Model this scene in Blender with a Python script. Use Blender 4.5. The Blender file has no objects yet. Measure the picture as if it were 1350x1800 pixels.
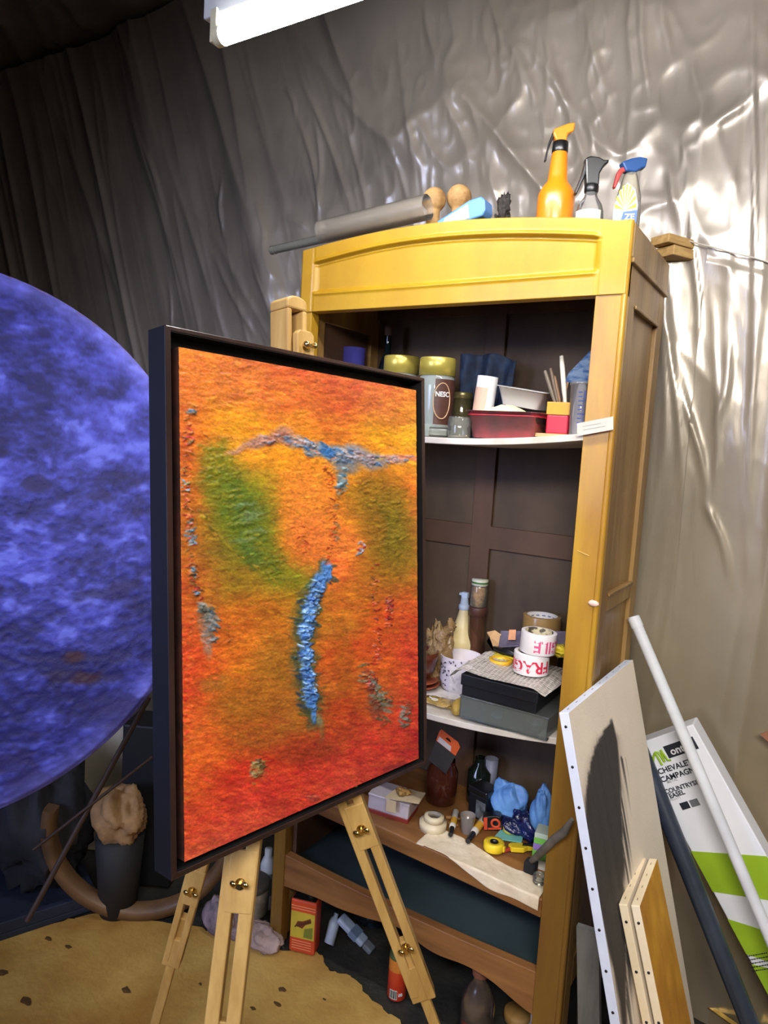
import bpy, math, random
import numpy as np
from mathutils import Vector, Matrix
PI = math.pi
SC = bpy.context.scene
COL = SC.collection

# ------------------------------------------------------------------ camera
CAMF = 1244.4
C = np.array([1.1555, -1.396, 1.3562])
def _axes(y, p, r):
    fw = np.array([-math.sin(y)*math.cos(p), math.cos(y)*math.cos(p), math.sin(p)])
    rt = np.array([math.cos(y), math.sin(y), 0.0]); up = np.cross(rt, fw)
    return math.cos(r)*rt+math.sin(r)*up, -math.sin(r)*rt+math.cos(r)*up, fw
RT, UP, FW = _axes(0.56, -0.0976, 0.0617)
cd = bpy.data.cameras.new('camera'); cam = bpy.data.objects.new('camera', cd); COL.objects.link(cam)
cd.sensor_fit = 'HORIZONTAL'; cd.sensor_width = 36; cd.lens = CAMF/1350*36; cd.clip_start = .02
cam.matrix_world = Matrix([[RT[0], UP[0], -FW[0], C[0]], [RT[1], UP[1], -FW[1], C[1]], [RT[2], UP[2], -FW[2], C[2]], [0, 0, 0, 1]])
SC.camera = cam
SC.view_settings.view_transform = 'Standard'; SC.view_settings.look = 'None'
SC.view_settings.gamma = 1; SC.view_settings.use_curve_mapping = False
SC.view_settings.exposure = 0.0

# ------------------------------------------------------------------ world and lamps
w = bpy.data.worlds.new('world'); SC.world = w; w.use_nodes = True
w.node_tree.nodes['Background'].inputs[0].default_value = (.42, .52, .9, 1)
w.node_tree.nodes['Background'].inputs[1].default_value = .03
TUBE_STRENGTH = 82.0
def area(name, loc, target, sx, sy, power, color, spread=180):
    ld = bpy.data.lights.new(name, 'AREA'); ld.shape = 'RECTANGLE'; ld.size = sx; ld.size_y = sy
    ld.energy = power; ld.color = color; ld.spread = math.radians(spread)
    o = bpy.data.objects.new(name, ld); COL.objects.link(o); o.location = loc
    d = Vector(target)-Vector(loc); o.rotation_euler = d.to_track_quat('-Z', 'Y').to_euler()
    return o
# a second workshop tube behind the photographer
area('lamp_behind', (1.5, -1.92, 2.02), (1.05, 0, .9), 1.2, .26, 19, (1.0, .95, .88), 100)
# cool daylight from the open side of the workshop
area('lamp_daylight', (-.6, -3.2, 1.7), (-.1, 0, 1.0), 1.1, 1.5, 8, (.54, .63, 1.0), 52)

# ------------------------------------------------------------------ pixel to point on a real plane of the room
def ray(px, py): return FW+RT*(px-675)/CAMF-UP*(py-900)/CAMF
def aty(px, py, Y): d = ray(px, py); return C+d*(Y-C[1])/d[1]
def atx(px, py, X): d = ray(px, py); return C+d*(X-C[0])/d[0]
def atz(px, py, Z): d = ray(px, py); return C+d*(Z-C[2])/d[2]
def depth(P): return float((np.array(P)-C) @ FW)
def S(l, r, pt, pb, zb):            # something upright standing on height zb, its front foot seen at pb
    m = (l+r)/2; P = atz(m, pb, zb); rr = depth(P)*(r-l)/CAMF/2
    h = P-C; h = h/np.linalg.norm(h[:2]); Q = P+np.array([h[0], h[1], 0])*rr
    return float(Q[0]), float(Q[1]), float(aty(m, pt, Q[1])[2]-zb), float(rr)
def SY(l, r, pt, pm, Y, zb):        # the same at a known distance Y
    m = (l+r)/2; P = aty(m, pm, Y); rr = depth(P)*(r-l)/CAMF/2
    return float(P[0]), Y, float(aty(m, pt, Y)[2]-zb), float(rr)

# ------------------------------------------------------------------ numpy noise
_rng = np.random.RandomState(7); _tab = _rng.rand(512, 512)
def vn(x, y):
    x = np.asarray(x, float); y = np.asarray(y, float)
    xi = np.floor(x).astype(int); yi = np.floor(y).astype(int); fx = x-xi; fy = y-yi
    fx = fx*fx*(3-2*fx); fy = fy*fy*(3-2*fy)
    g = lambda a, b: _tab[a % 512, b % 512]
    return (g(xi, yi)*(1-fx)+g(xi+1, yi)*fx)*(1-fy)+(g(xi, yi+1)*(1-fx)+g(xi+1, yi+1)*fx)*fy
def fbm(x, y, o=4):
    s = 0; a = .5; t = 0
    for i in range(o):
        s = s+a*vn(x*2**i+17.3*i, y*2**i+9.1*i); t += a; a *= .5
    return s/t
def ss(a, b, x): t = np.clip((x-a)/(b-a), 0, 1); return t*t*(3-2*t)
def lin(c): c = np.asarray(c, float)/255.0; return np.where(c <= .04045, c/12.92, ((c+.055)/1.055)**2.4)

# ------------------------------------------------------------------ materials
MATS = {}
def _bs(name):
    m = bpy.data.materials.new(name); m.use_nodes = True; n = m.node_tree.nodes; l = m.node_tree.links
    return m, n, l, n['Principled BSDF']
def mat(name, c, rough=.5, metal=0, c2=None, scale=8, stretch=(1, 1, 1), bump=0, bscale=None, detail=4, lo=.35, hi=.65, coat=0, spec=.5, sheen=0):
    """c, c2 are 0-255 sRGB; noise blends one into the other"""
    if name in MATS: return MATS[name]
    m, n, l, b = _bs(name)
    c = tuple(lin(c)); b.inputs['Roughness'].default_value = rough; b.inputs['Metallic'].default_value = metal
    b.inputs['Coat Weight'].default_value = coat; b.inputs['Specular IOR Level'].default_value = spec
    b.inputs['Coat Roughness'].default_value = .12
    tc = n.new('ShaderNodeTexCoord'); mp = n.new('ShaderNodeMapping'); mp.inputs['Scale'].default_value = stretch
    l.new(tc.outputs['Object'], mp.inputs[0])
    nz = n.new('ShaderNodeTexNoise'); nz.inputs['Scale'].default_value = scale; nz.inputs['Detail'].default_value = detail
    nz.inputs['Roughness'].default_value = .6
    l.new(mp.outputs[0], nz.inputs['Vector'])
    if c2 is None: c2 = tuple(x*.78 for x in c)
    else: c2 = tuple(lin(c2))
    cr = n.new('ShaderNodeValToRGB'); cr.color_ramp.elements[0].position = lo; cr.color_ramp.elements[1].position = hi
    cr.color_ramp.elements[0].color = (*c2, 1); cr.color_ramp.elements[1].color = (*c, 1)
    l.new(nz.outputs[0], cr.inputs[0]); l.new(cr.outputs[0], b.inputs['Base Color'])
    if bump:
        nb = n.new('ShaderNodeTexNoise'); nb.inputs['Scale'].default_value = bscale or scale*3; nb.inputs['Detail'].default_value = 3
        l.new(mp.outputs[0], nb.inputs['Vector'])
        bp = n.new('ShaderNodeBump'); bp.inputs['Strength'].default_value = bump; bp.inputs['Distance'].default_value = .01
        l.new(nb.outputs[0], bp.inputs['Height']); l.new(bp.outputs[0], b.inputs['Normal'])
    MATS[name] = m; return m
def clear(name, tint, opac=.25, rough=.08, diff=None, bump=0, bscale=60):
    """thin clear or hazy plastic / glass wall: transparent, with Fresnel gloss and some haze"""
    if name in MATS: return MATS[name]
    m = bpy.data.materials.new(name); m.use_nodes = True; n = m.node_tree.nodes; l = m.node_tree.links
    n.remove(n['Principled BSDF']); out = n['Material Output']
    tr = n.new('ShaderNodeBsdfTransparent'); tr.inputs[0].default_value = (*lin(tint), 1)
    df = n.new('ShaderNodeBsdfPrincipled'); df.inputs['Base Color'].default_value = (*lin(diff or tint), 1)
    df.inputs['Roughness'].default_value = rough
    gl = n.new('ShaderNodeBsdfGlossy'); gl.inputs['Roughness'].default_value = rough
    m1 = n.new('ShaderNodeMixShader'); m1.inputs[0].default_value = opac
    m2 = n.new('ShaderNodeMixShader'); fr = n.new('ShaderNodeFresnel'); fr.inputs[0].default_value = 1.45
    l.new(tr.outputs[0], m1.inputs[1]); l.new(df.outputs[0], m1.inputs[2])
    l.new(fr.outputs[0], m2.inputs[0]); l.new(m1.outputs[0], m2.inputs[1]); l.new(gl.outputs[0], m2.inputs[2])
    l.new(m2.outputs[0], out.inputs[0])
    if bump:
        tc = n.new('ShaderNodeTexCoord'); nb = n.new('ShaderNodeTexNoise'); nb.inputs['Scale'].default_value = bscale; nb.inputs['Detail'].default_value = 3
        l.new(tc.outputs['Object'], nb.inputs['Vector'])
        bp = n.new('ShaderNodeBump'); bp.inputs['Strength'].default_value = bump; bp.inputs['Distance'].default_value = .01
        l.new(nb.outputs[0], bp.inputs['Height'])
        for s in (df, gl, fr): l.new(bp.outputs[0], s.inputs['Normal'])
    MATS[name] = m; return m
def vcol(name, rough=.4, bump=0, bscale=200, coat=0, bdist=.004, stretch=(1, 1, 1), spec=.5):
    if name in MATS: return MATS[name]
    m, n, l, b = _bs(name); b.inputs['Roughness'].default_value = rough; b.inputs['Coat Weight'].default_value = coat
    b.inputs['Specular IOR Level'].default_value = spec
    a = n.new('ShaderNodeVertexColor'); a.layer_name = 'col'; l.new(a.outputs[0], b.inputs['Base Color'])
    if bump:
        tc = n.new('ShaderNodeTexCoord'); mp = n.new('ShaderNodeMapping'); mp.inputs['Scale'].default_value = stretch
        l.new(tc.outputs['Object'], mp.inputs[0])
        nb = n.new('ShaderNodeTexNoise'); nb.inputs['Scale'].default_value = bscale; nb.inputs['Detail'].default_value = 5
        nb.inputs['Distortion'].default_value = 1.2
        l.new(mp.outputs[0], nb.inputs['Vector'])
        bp = n.new('ShaderNodeBump'); bp.inputs['Strength'].default_value = bump; bp.inputs['Distance'].default_value = bdist
        l.new(nb.outputs[0], bp.inputs['Height']); l.new(bp.outputs[0], b.inputs['Normal'])
    MATS[name] = m; return m
def emis(name, c, s):
    m, n, l, b = _bs(name); b.inputs['Base Color'].default_value = (*c, 1)
    b.inputs['Emission Color'].default_value = (*c, 1); b.inputs['Emission Strength'].default_value = s; return m

# ------------------------------------------------------------------ mesh builder
def fr(o, u, v, n): return np.array(o, float), np.array(u, float), np.array(v, float), np.array(n, float)
def tofr(F, p): p = np.asarray(p, float); return F[0]+p[..., 0:1]*F[1]+p[..., 1:2]*F[2]+p[..., 2:3]*F[3]
class MB:
    def __init__(s): s.v = []; s.f = []; s.sm = []
    def add(s, vs, fs, smooth=False):
        o = len(s.v); s.v += [tuple(map(float, p)) for p in vs]; s.f += [tuple(i+o for i in f) for f in fs]; s.sm += [smooth]*len(fs); return s
    def box(s, x0, x1, y0, y1, z0, z1, F=None):
        p = np.array([(x, y, z) for x in (x0, x1) for y in (y0, y1) for z in (z0, z1)], float)
        if F is not None: p = tofr(F, p)
        return s.add(p, [(0, 1, 3, 2), (4, 6, 7, 5), (0, 4, 5, 1), (2, 3, 7, 6), (0, 2, 6, 4), (1, 5, 7, 3)])
    def bar(s, p0, p1, wd, th, up=(0, 0, 1), e0=0, e1=0):   # rectangular bar from p0 to p1; wd along (dir x up), th along the other
        p0 = np.array(p0, float); p1 = np.array(p1, float); d = p1-p0; L = np.linalg.norm(d); d /= L
        a = np.cross(d, np.array(up, float)); a /= np.linalg.norm(a); b = np.cross(a, d)
        return s.box(-e0, L+e1, -wd/2, wd/2, -th/2, th/2, (p0, d, a, b))
    def cyl(s, p0, p1, r0, r1=None, n=24, cap=True):
        if r1 is None: r1 = r0
        p0 = np.array(p0, float); p1 = np.array(p1, float); d = p1-p0; d /= np.linalg.norm(d)
        t = np.array([1., 0, 0]) if abs(d[0]) < .9 else np.array([0, 1., 0]); a = np.cross(d, t); a /= np.linalg.norm(a); b = np.cross(d, a)
        A = [2*PI*i/n for i in range(n)]
        R0 = [p0+r0*(math.cos(q)*a+math.sin(q)*b) for q in A]; R1 = [p1+r1*(math.cos(q)*a+math.sin(q)*b) for q in A]
        s.add(R0+R1, [(i, (i+1) % n, n+(i+1) % n, n+i) for i in range(n)], True)
        if cap: s.add(R0, [tuple(range(n-1, -1, -1))]); s.add(R1, [tuple(range(n))])
        return s
    def lathe(s, prof, n=36, F=None, ang=2*PI, a0=0, sx=1, sy=1):
        full = abs(ang-2*PI) < 1e-6; m = n if full else n+1; vs = []
        for r, z in prof:
            for i in range(m):
                q = a0+ang*i/n; vs.append((max(r, 1e-5)*math.cos(q)*sx, max(r, 1e-5)*math.sin(q)*sy, z))
        vs = np.array(vs)
        if F is not None: vs = tofr(F, vs)
        fs = [(j*m+i, j*m+(i+1) % m, (j+1)*m+(i+1) % m, (j+1)*m+i) for j in range(len(prof)-1) for i in range(n)]
        return s.add(vs, fs, True)
    def tube(s, path, r, n=8, cap=True):
        P = [np.array(p, float) for p in path]; k = len(P); rr = r if hasattr(r, '__len__') else [r]*k; vs = []
        ref = np.array([.13, .27, .95])
        for i in range(k):
            t = P[min(i+1, k-1)]-P[max(i-1, 0)]; t /= np.linalg.norm(t)+1e-9
            a = np.cross(t, ref)
            if np.linalg.norm(a) < 1e-3: a = np.cross(t, (1, 0, 0))
            a /= np.linalg.norm(a); b = np.cross(t, a)
            for j in range(n): q = 2*PI*j/n; vs.append(P[i]+rr[i]*(math.cos(q)*a+math.sin(q)*b))
        s.add(vs, [(i*n+j, i*n+(j+1) % n, (i+1)*n+(j+1) % n, (i+1)*n+j) for i in range(k-1) for j in range(n)], True)
        if cap: s.add(vs[:n], [tuple(range(n-1, -1, -1))]); s.add(vs[-n:], [tuple(range(n))])
        return s
    def prism(s, poly, d0, d1, F):     # polygon in (u,v), extruded along n from d0 to d1
        k = len(poly)
        a = tofr(F, np.array([(p[0], p[1], d0) for p in poly])); b = tofr(F, np.array([(p[0], p[1], d1) for p in poly]))
        return s.add(list(a)+list(b), [tuple(range(k-1, -1, -1)), tuple(range(k, 2*k))]+[(i, (i+1) % k, k+(i+1) % k, k+i) for i in range(k)])
    def grid(s, P, smooth=True, th=None):    # P: (nv, nu, 3); th: thickness vector
        nv, nu = P.shape[:2]; vs = P.reshape(-1, 3)
        fs = [(j*nu+i, j*nu+i+1, (j+1)*nu+i+1, (j+1)*nu+i) for j in range(nv-1) for i in range(nu-1)]
        if th is None: return s.add(vs, fs, smooth)
        N = len(vs); vb = vs+np.array(th, float); o = len(s.v)
        s.add(list(vs)+list(vb), fs, smooth)
        s.f += [tuple(o+N+i for i in reversed(f)) for f in fs]; s.sm += [smooth]*len(fs)
        rim = [j for j in range(nu)]+[j*nu+nu-1 for j in range(1, nv)]+[(nv-1)*nu+j for j in range(nu-2, -1, -1)]+[j*nu for j in range(nv-2, 0, -1)]
        k = len(rim); s.f += [(o+rim[(i+1) % k], o+rim[i], o+N+rim[i], o+N+rim[(i+1) % k]) for i in range(k)]; s.sm += [False]*k
        return s
    def ell(s, c, r, n=20, m=12, noise=0, seed=0, F=None, freq=3):
        vs = []; fs = []
        for j in range(m+1):
            th = PI*j/m
            for i in range(n):
                q = 2*PI*i/n; d = np.array([math.sin(th)*math.cos(q), math.sin(th)*math.sin(q), math.cos(th)])
                k = 1+noise*(2*float(fbm((d[0]+d[2]*.7)*freq+seed*3.1+20, (d[1]-d[2]*.6)*freq+seed*1.7+20, 3))-1)*2
                vs.append(np.array(c)+d*np.array(r)*k)
        vs = np.array(vs)
        if F is not None: vs = tofr(F, vs)
        fs = [(j*n+i, (j+1)*n+i, (j+1)*n+(i+1) % n, j*n+(i+1) % n) for j in range(m) for i in range(n)]
        return s.add(vs, fs, True)
    def off(s, d): s.v = [tuple(np.array(p)+np.array(d)) for p in s.v]; return s
    def mesh(s, name):
        me = bpy.data.meshes.new(name); me.from_pydata(s.v, [], s.f); me.polygons.foreach_set('use_smooth', s.sm); me.update(); return me
def link(name, me, m, parent=None, bevel=0, label=None):
    o = bpy.data.objects.new(name, me); COL.objects.link(o)
    if m: me.materials.append(m)
    if parent: o.parent = parent
    if bevel:
        b = o.modifiers.new('bevel', 'BEVEL'); b.width = bevel; b.segments = 2; b.limit_method = 'ANGLE'; b.angle_limit = .6
    if label: o['label'] = label
    return o
def part(name, mb, m, parent, bevel=0, label=None): return link(name, mb.mesh(name), m, parent, bevel, label)
def tag(o, label, cat, group=None):
    o['label'] = label; o['category'] = cat
    if group: o['group'] = group
    return o
def thing(name, label, cat, loc=(0, 0, 0), rot=(0, 0, 0), group=None):
    o = bpy.data.objects.new(name, None); COL.objects.link(o); o.location = tuple(map(float, loc)); o.rotation_euler = rot; o.empty_display_size = .05
    return tag(o, label, cat, group)
def solo(name, mb, m, label, cat, loc=(0, 0, 0), rot=(0, 0, 0), bevel=0, group=None):
    o = link(name, mb.mesh(name), m, None, bevel); o.location = tuple(map(float, loc)); o.rotation_euler = rot; return tag(o, label, cat, group)
def struct(name, mb, m, bevel=0):
    o = link(name, mb.mesh(name), m, None, bevel); o['kind'] = 'structure'; return o
def colorize(o, cols):
    a = o.data.color_attributes.new('col', 'FLOAT_COLOR', 'POINT'); c = np.ones((len(o.data.vertices), 4), np.float32); c[:, :3] = cols; a.data.foreach_set('color', c.ravel())
def text(name, body, size, F, m, parent, bend=None, th=.0003, sx=1.0, shear=0):
    """letters in the plane of frame F (u right, v up, n out); bend = cylinder radius about v"""
    cu = bpy.data.curves.new(name, 'FONT'); cu.body = body; cu.size = size; cu.align_x = 'CENTER'; cu.align_y = 'CENTER'; cu.extrude = th; cu.shear = shear; cu.offset = size*.022
    cu.resolution_u = 3
    t = bpy.data.objects.new(name, cu); COL.objects.link(t); dg = bpy.context.evaluated_depsgraph_get()
    me = bpy.data.meshes.new_from_object(t.evaluated_get(dg)); bpy.data.objects.remove(t); bpy.data.curves.remove(cu)
    P = np.array([v.co[:] for v in me.vertices]); P[:, 0] *= sx
    if bend:
        q = P[:, 0]/bend; rr = bend+P[:, 2]; P = np.c_[rr*np.sin(q), P[:, 1], rr*np.cos(q)-bend]
    Q = tofr(F, P)
    for v, q in zip(me.vertices, Q): v.co = q
    me.name = name; me.materials.clear()
    return link(name, me, m, parent)

# ================================================================== the shell: floor, walls, plastic lining
WALL_Y = .47; CEIL_Z = 2.87
floor_m = mat('dark_concrete', (52, 50, 44), .75, c2=(24, 24, 24), scale=5, bump=.4, bscale=40)
struct('floor', MB().box(-3.6, 2.6, -3.6, .75, -.06, -.012), floor_m)
brick_m = mat('dark_insulation', (40, 40, 42), .9)
struct('wall_back', MB().box(-3.6, 2.6, .68, .75, -.012, 3.1), brick_m)
struct('wall_left', MB().box(-3.7, -3.6, -3.6, .75, -.012, 3.1), brick_m)
struct('ceiling', MB().box(-3.6, 2.6, -3.6, .75, 3.1, 3.16), brick_m)
struct('wall_right', MB().box(2.6, 2.7, -3.6, .75, -.012, 3.1), mat('grey_render', (150, 145, 135), .8))

def ridge(n, p): return np.power(1-np.abs(2*n-1), p)
# individual long creases of the sheet: end points on the wall, height, width
CREASE = [((1173, 478), (1166, 800), .020, .016), ((1174, 480), (1196, 830), .022, .014), ((1203, 670), (1243, 880), .020, .011), ((1243, 880), (1285, 1020), .018, .011), ((1262, 560), (1256, 900), .014, .012), ((1290, 600), (1258, 760), .014, .012), ((1222, 380), (1226, 620), .016, .010), ((1330, 0), (1318, 900), .016, .010),
 ((885, 55), (958, 195), .022, .013), ((932, 90), (1022, 205), .030, .015), ((1022, 205), (1075, 275), .024, .015), ((1025, 20), (1078, 185), .024, .013), ((790, 170), (832, 290), .024, .018), ((868, 0), (890, 130), .02, .012), ((1133, 0), (1142, 190), .022, .012), ((1112, 0), (1118, 160), .02, .012), ((1170, 0), (1178, 120), .02, .018), ((1245, 240), (1340, 160), .02, .016), ((755, 20), (768, 130), .018, .014), ((850, 150), (900, 240), .018, .012), ((700, 60), (745, 330), .012, .016), ((1185, 300), (1195, 420), .014, .012),
 ((524, 215), (566, 370), .026, .010), ((536, 160), (622, 372), .028, .011), ((553, 235), (562, 395), .020, .009), ((500, 150), (516, 200), .018, .010), ((391, 325), (390, 415), .022, .010), ((455, 340), (470, 440), .020, .010), ((478, 470), (500, 520), .018, .008), ((452, 470), (482, 560), .022, .011), ((378, 458), (452, 600), .018, .013), ((392, 440), (500, 640), .014, .018), ((250, 255), (292, 380), .018, .014), ((95, 215), (235, 610), .018, .030), ((210, 150), (330, 540), .020, .026), ((150, 140), (180, 330), .014, .016), ((300, 300), (400, 600), .014, .020), ((430, 80), (470, 260), .014, .016), ((600, 200), (640, 330), .012, .012), ((498, 380), (540, 400), .016, .010), ((290, 500), (300, 590), .016, .012)]
CR = [(aty(*a, .42)[[0, 2]], aty(*b, .42)[[0, 2]], h_*(.42 if a[0] < 1150 else .5), w_*.8) for a, b, h_, w_ in CREASE]
def creases(x, z):
    d = 0
    for a, b, h_, w_ in CR:
        ab = b-a; L2 = ab @ ab; t = ((x-a[0])*ab[0]+(z-a[1])*ab[1])/L2; wob = .006*np.sin(t*5+a[0]*9); tt = np.clip(t, 0, 1)
        tt = np.clip(t, -.3, 1.3); r = np.hypot(x-a[0]-tt*ab[0]+wob, z-a[1]-tt*ab[1]); e = ss(-.25, .35, t)*ss(1.25, .55, t)
        d = d+h_*e*np.exp(-r/w_*(.8+.5*r/w_))
    return d
def sheet(x, z):
    s = .40*ss(.45, -.25, x)
    u = x+s*(z-1.3)+.03*np.sin(z*2.3+x*1.7)
    k = .55+.45*ss(1.0, 1.5, z)
    d = .055*fbm(u*1.3+3, z*.35+5, 3)
    d = d+k*(.028*ridge(vn(u*3.1+7, z*.45+2), 3)+.020*ridge(vn(u*7.3+1, z*.55+3), 4)+.005*ridge(vn(u*15+4, z*1.1), 3)+.0012*ridge(vn(u*33+9, z*1.6), 2))
    lf_ = ss(.3, -.3, x)*ss(.35, .65, vn(u*1.9+4, z*.9+1)); d = d+lf_*(.016*ridge(vn(u*4.1+13, z*.5+1), 5)+.008*ridge(vn(u*9.1+3, z*.8+6), 6)); d = d+creases(x, z)
    # diagonal drag creases and crumples above the wardrobe
    g = np.exp(-((x-.35)/.65)**2-((z-2.15)/.42)**2)
    v = x*.75+z*.62
    d = d+g*(.028*ridge(vn(v*6.5+3, (x-z)*1.1+8), 4)+.010*ridge(vn(x*13+z*5, z*6.5-x*3), 3)+.004*ridge(vn(x*31, z*19), 2))
    g2 = np.exp(-((x+.12)/.33)**2-((z-1.75)/.38)**2)
    d = d+g2*(.016*ridge(vn((x+z*.45)*14, z*3.2), 4)+.006*ridge(vn(x*34+z*9, z*9), 3))
    g3 = ss(.8, 1.1, x)*ss(1.0, 1.3, z)
    d = d+g3*(.005*ridge(vn(x*8+z*1, z*1.2), 3)+.0015*ridge(vn(x*21, z*6), 2))
    return d
def sheet_mat(name, c, rough, metal):
    m, n, l, b = _bs(name); b.inputs['Roughness'].default_value = rough; b.inputs['Metallic'].default_value = metal
    b.inputs['Specular IOR Level'].default_value = .6; b.inputs['Coat Weight'].default_value = .7; b.inputs['Coat Roughness'].default_value = .16
    tc = n.new('ShaderNodeTexCoord'); mp = n.new('ShaderNodeMapping'); mp.inputs['Scale'].default_value = (1, 1, .22); l.new(tc.outputs['Object'], mp.inputs[0])
    a = n.new('ShaderNodeTexNoise'); a.inputs['Scale'].default_value = 2.2; a.inputs['Detail'].default_value = 6; l.new(tc.outputs['Object'], a.inputs['Vector'])
    cr = n.new('ShaderNodeValToRGB'); cr.color_ramp.elements[0].position = .3; cr.color_ramp.elements[1].position = .7
    cr.color_ramp.elements[0].color = (*lin(tuple(.78*q for q in c)), 1); cr.color_ramp.elements[1].color = (*lin(c), 1)
    # dust: the lower part of the sheet is olive brown with grime
    sp = n.new('ShaderNodeSeparateXYZ'); l.new(tc.outputs['Object'], sp.inputs[0]); mr = n.new('ShaderNodeMapRange'); mr.inputs[1].default_value = 1.9; mr.inputs[2].default_value = .6
    l.new(sp.outputs[2], mr.inputs[0]); mxr = n.new('ShaderNodeMixRGB'); mxr.blend_type = 'MULTIPLY'; l.new(mr.outputs[0], mxr.inputs[0]); mxr.inputs[2].default_value = (.80, .74, .56, 1)
    l.new(a.outputs[0], cr.inputs[0]); l.new(cr.outputs[0], mxr.inputs[1]); l.new(mxr.outputs[0], b.inputs['Base Color'])
    w1 = n.new('ShaderNodeTexNoise'); w1.inputs['Scale'].default_value = 26; w1.inputs['Detail'].default_value = 4; w1.inputs['Distortion'].default_value = .8
    l.new(mp.outputs[0], w1.inputs['Vector'])
    bp = n.new('ShaderNodeBump'); bp.inputs['Strength'].default_value = .30; bp.inputs['Distance'].default_value = .005
    l.new(w1.outputs[0], bp.inputs['Height']); l.new(bp.outputs[0], b.inputs['Normal'])
    return m
sheet_m = sheet_mat('polythene_sheet', (176, 166, 154), .34, .32)
xs = np.concatenate([np.linspace(-3.55, -2.2, 60), np.linspace(-2.19, 1.5, 700), np.linspace(1.52, 2.55, 40)]); zs = np.linspace(-.01, CEIL_Z, 380)
X, Z = np.meshgrid(xs, zs); D = sheet(X, Z)
mb = MB().grid(np.stack([X, WALL_Y-D, Z], -1))
o = solo('plastic_sheeting', mb, sheet_m, 'creased grey translucent plastic sheeting hung over the whole back wall behind the yellow cabinet', 'plastic sheet')
xs = np.linspace(-3.55, 2.55, 420); ys = np.linspace(-3.4, WALL_Y+.06, 200)
X, Y = np.meshgrid(xs, ys); u = X*.9-Y*.5
D = .05*fbm(u*1.5, Y*.6, 3)+.012*ridge(vn(u*4, Y*.8), 3)
for a, b, h_, w_ in (((110, 0), (146, 50), .03, .012), ((98, 30), (108, 82), .03, .012), ((52, 8), (83, 92), .025, .012), ((0, 45), (42, 115), .025, .012), ((30, -60), (60, 0), .02, .012)):
    a = atz(*a, CEIL_Z)[:2]; b = atz(*b, CEIL_Z)[:2]; ab = b-a; t = ((X-a[0])*ab[0]+(Y-a[1])*ab[1])/(ab @ ab); tt = np.clip(t, 0, 1); D = D+h_*np.exp(-np.hypot(X-a[0]-tt*ab[0], Y-a[1]-tt*ab[1])/(w_*2.2))
solo('ceiling_sheeting', MB().grid(np.stack([X, Y, CEIL_Z+.05-D], -1)), sheet_m, 'dark glossy plastic sheeting stretched under the ceiling, seen in the top left corner', 'plastic sheet')
# cord with the lower sheet folded over it, right of the cabinet
def sag(x): return 1.868-.07*(x-.8)/.19-.012*math.sin(PI*min(1, max(0, (x-.8)/1.2)))
cp = [(x, WALL_Y-float(sheet(np.array(x), np.array(1.84)))-.018, 1.868-.36*(x-.80)) for x in np.linspace(.80, 1.7, 24)]
solo('cord', MB().tube(cp, .0016), mat('white_cord', (190, 185, 175), .7), 'thin pale cord stretched from the wooden block across the plastic to the right', 'cord')
xs = np.linspace(.86, 1.7, 150); ts = np.linspace(0, 1, 160)
X, T = np.meshgrid(xs, ts); Zt = 1.868-.36*(X-.80); Z = Zt-T*(Zt-.7)
D = sheet(X, Z)+(.010+.005*ridge(vn(X*11+Z*2, Z*1.6+9), 3)+.002*ridge(vn(X*24+Z*5, Z*7+2), 3))*(1-T)-.004*T*T-.0005
D = np.where(T < .02, D-.004, D)
solo('hanging_plastic_flap', MB().grid(np.stack([X, WALL_Y-D, Z], -1)), sheet_m, 'shiny crumpled plastic flap hanging from the cord to the right of the cabinet', 'plastic sheet')

# ochre floor covering in front of the cabinet
ochre = mat('ochre_floor_sheet', (200, 166, 92), .6, c2=(160, 116, 52), scale=3.2, bump=.25, bscale=60, detail=8)
pts = [(-1.6, -3.2), (2.3, -3.2), (2.3, -.16), (.62, -.075), (.50, -.05), (.42, -.02), (.33, .0), (.26, .03), (.19, .012), (.13, .045), (.06, .0), (.0, -.02), (-.06, -.035), (-.12, -.07), (-.18, -.07), (-.3, -.13), (-.40, -.165), (-.455, -.20), (-.50, -.28), (-.58, -.42), (-.9, -1.0)]
F0 = fr((0, 0, 0), (1, 0, 0), (0, 1, 0), (0, 0, 1))
jp = []
for i in range(len(pts)):
    a = np.array(pts[i]); b = np.array(pts[(i+1) % len(pts)]); k = 8 if 2 <= i < 18 else 1
    for j in range(k):
        q = a+(b-a)*j/k; jp.append(tuple(q+(.006*(_rng.rand(2)-.5)*2 if k > 1 else 0)))
solo('floor_mat', MB().prism(jp, -.012, -.006, F0), ochre, 'worn ochre yellow floor covering with ragged stained edge under the easel', 'floor covering')
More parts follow.
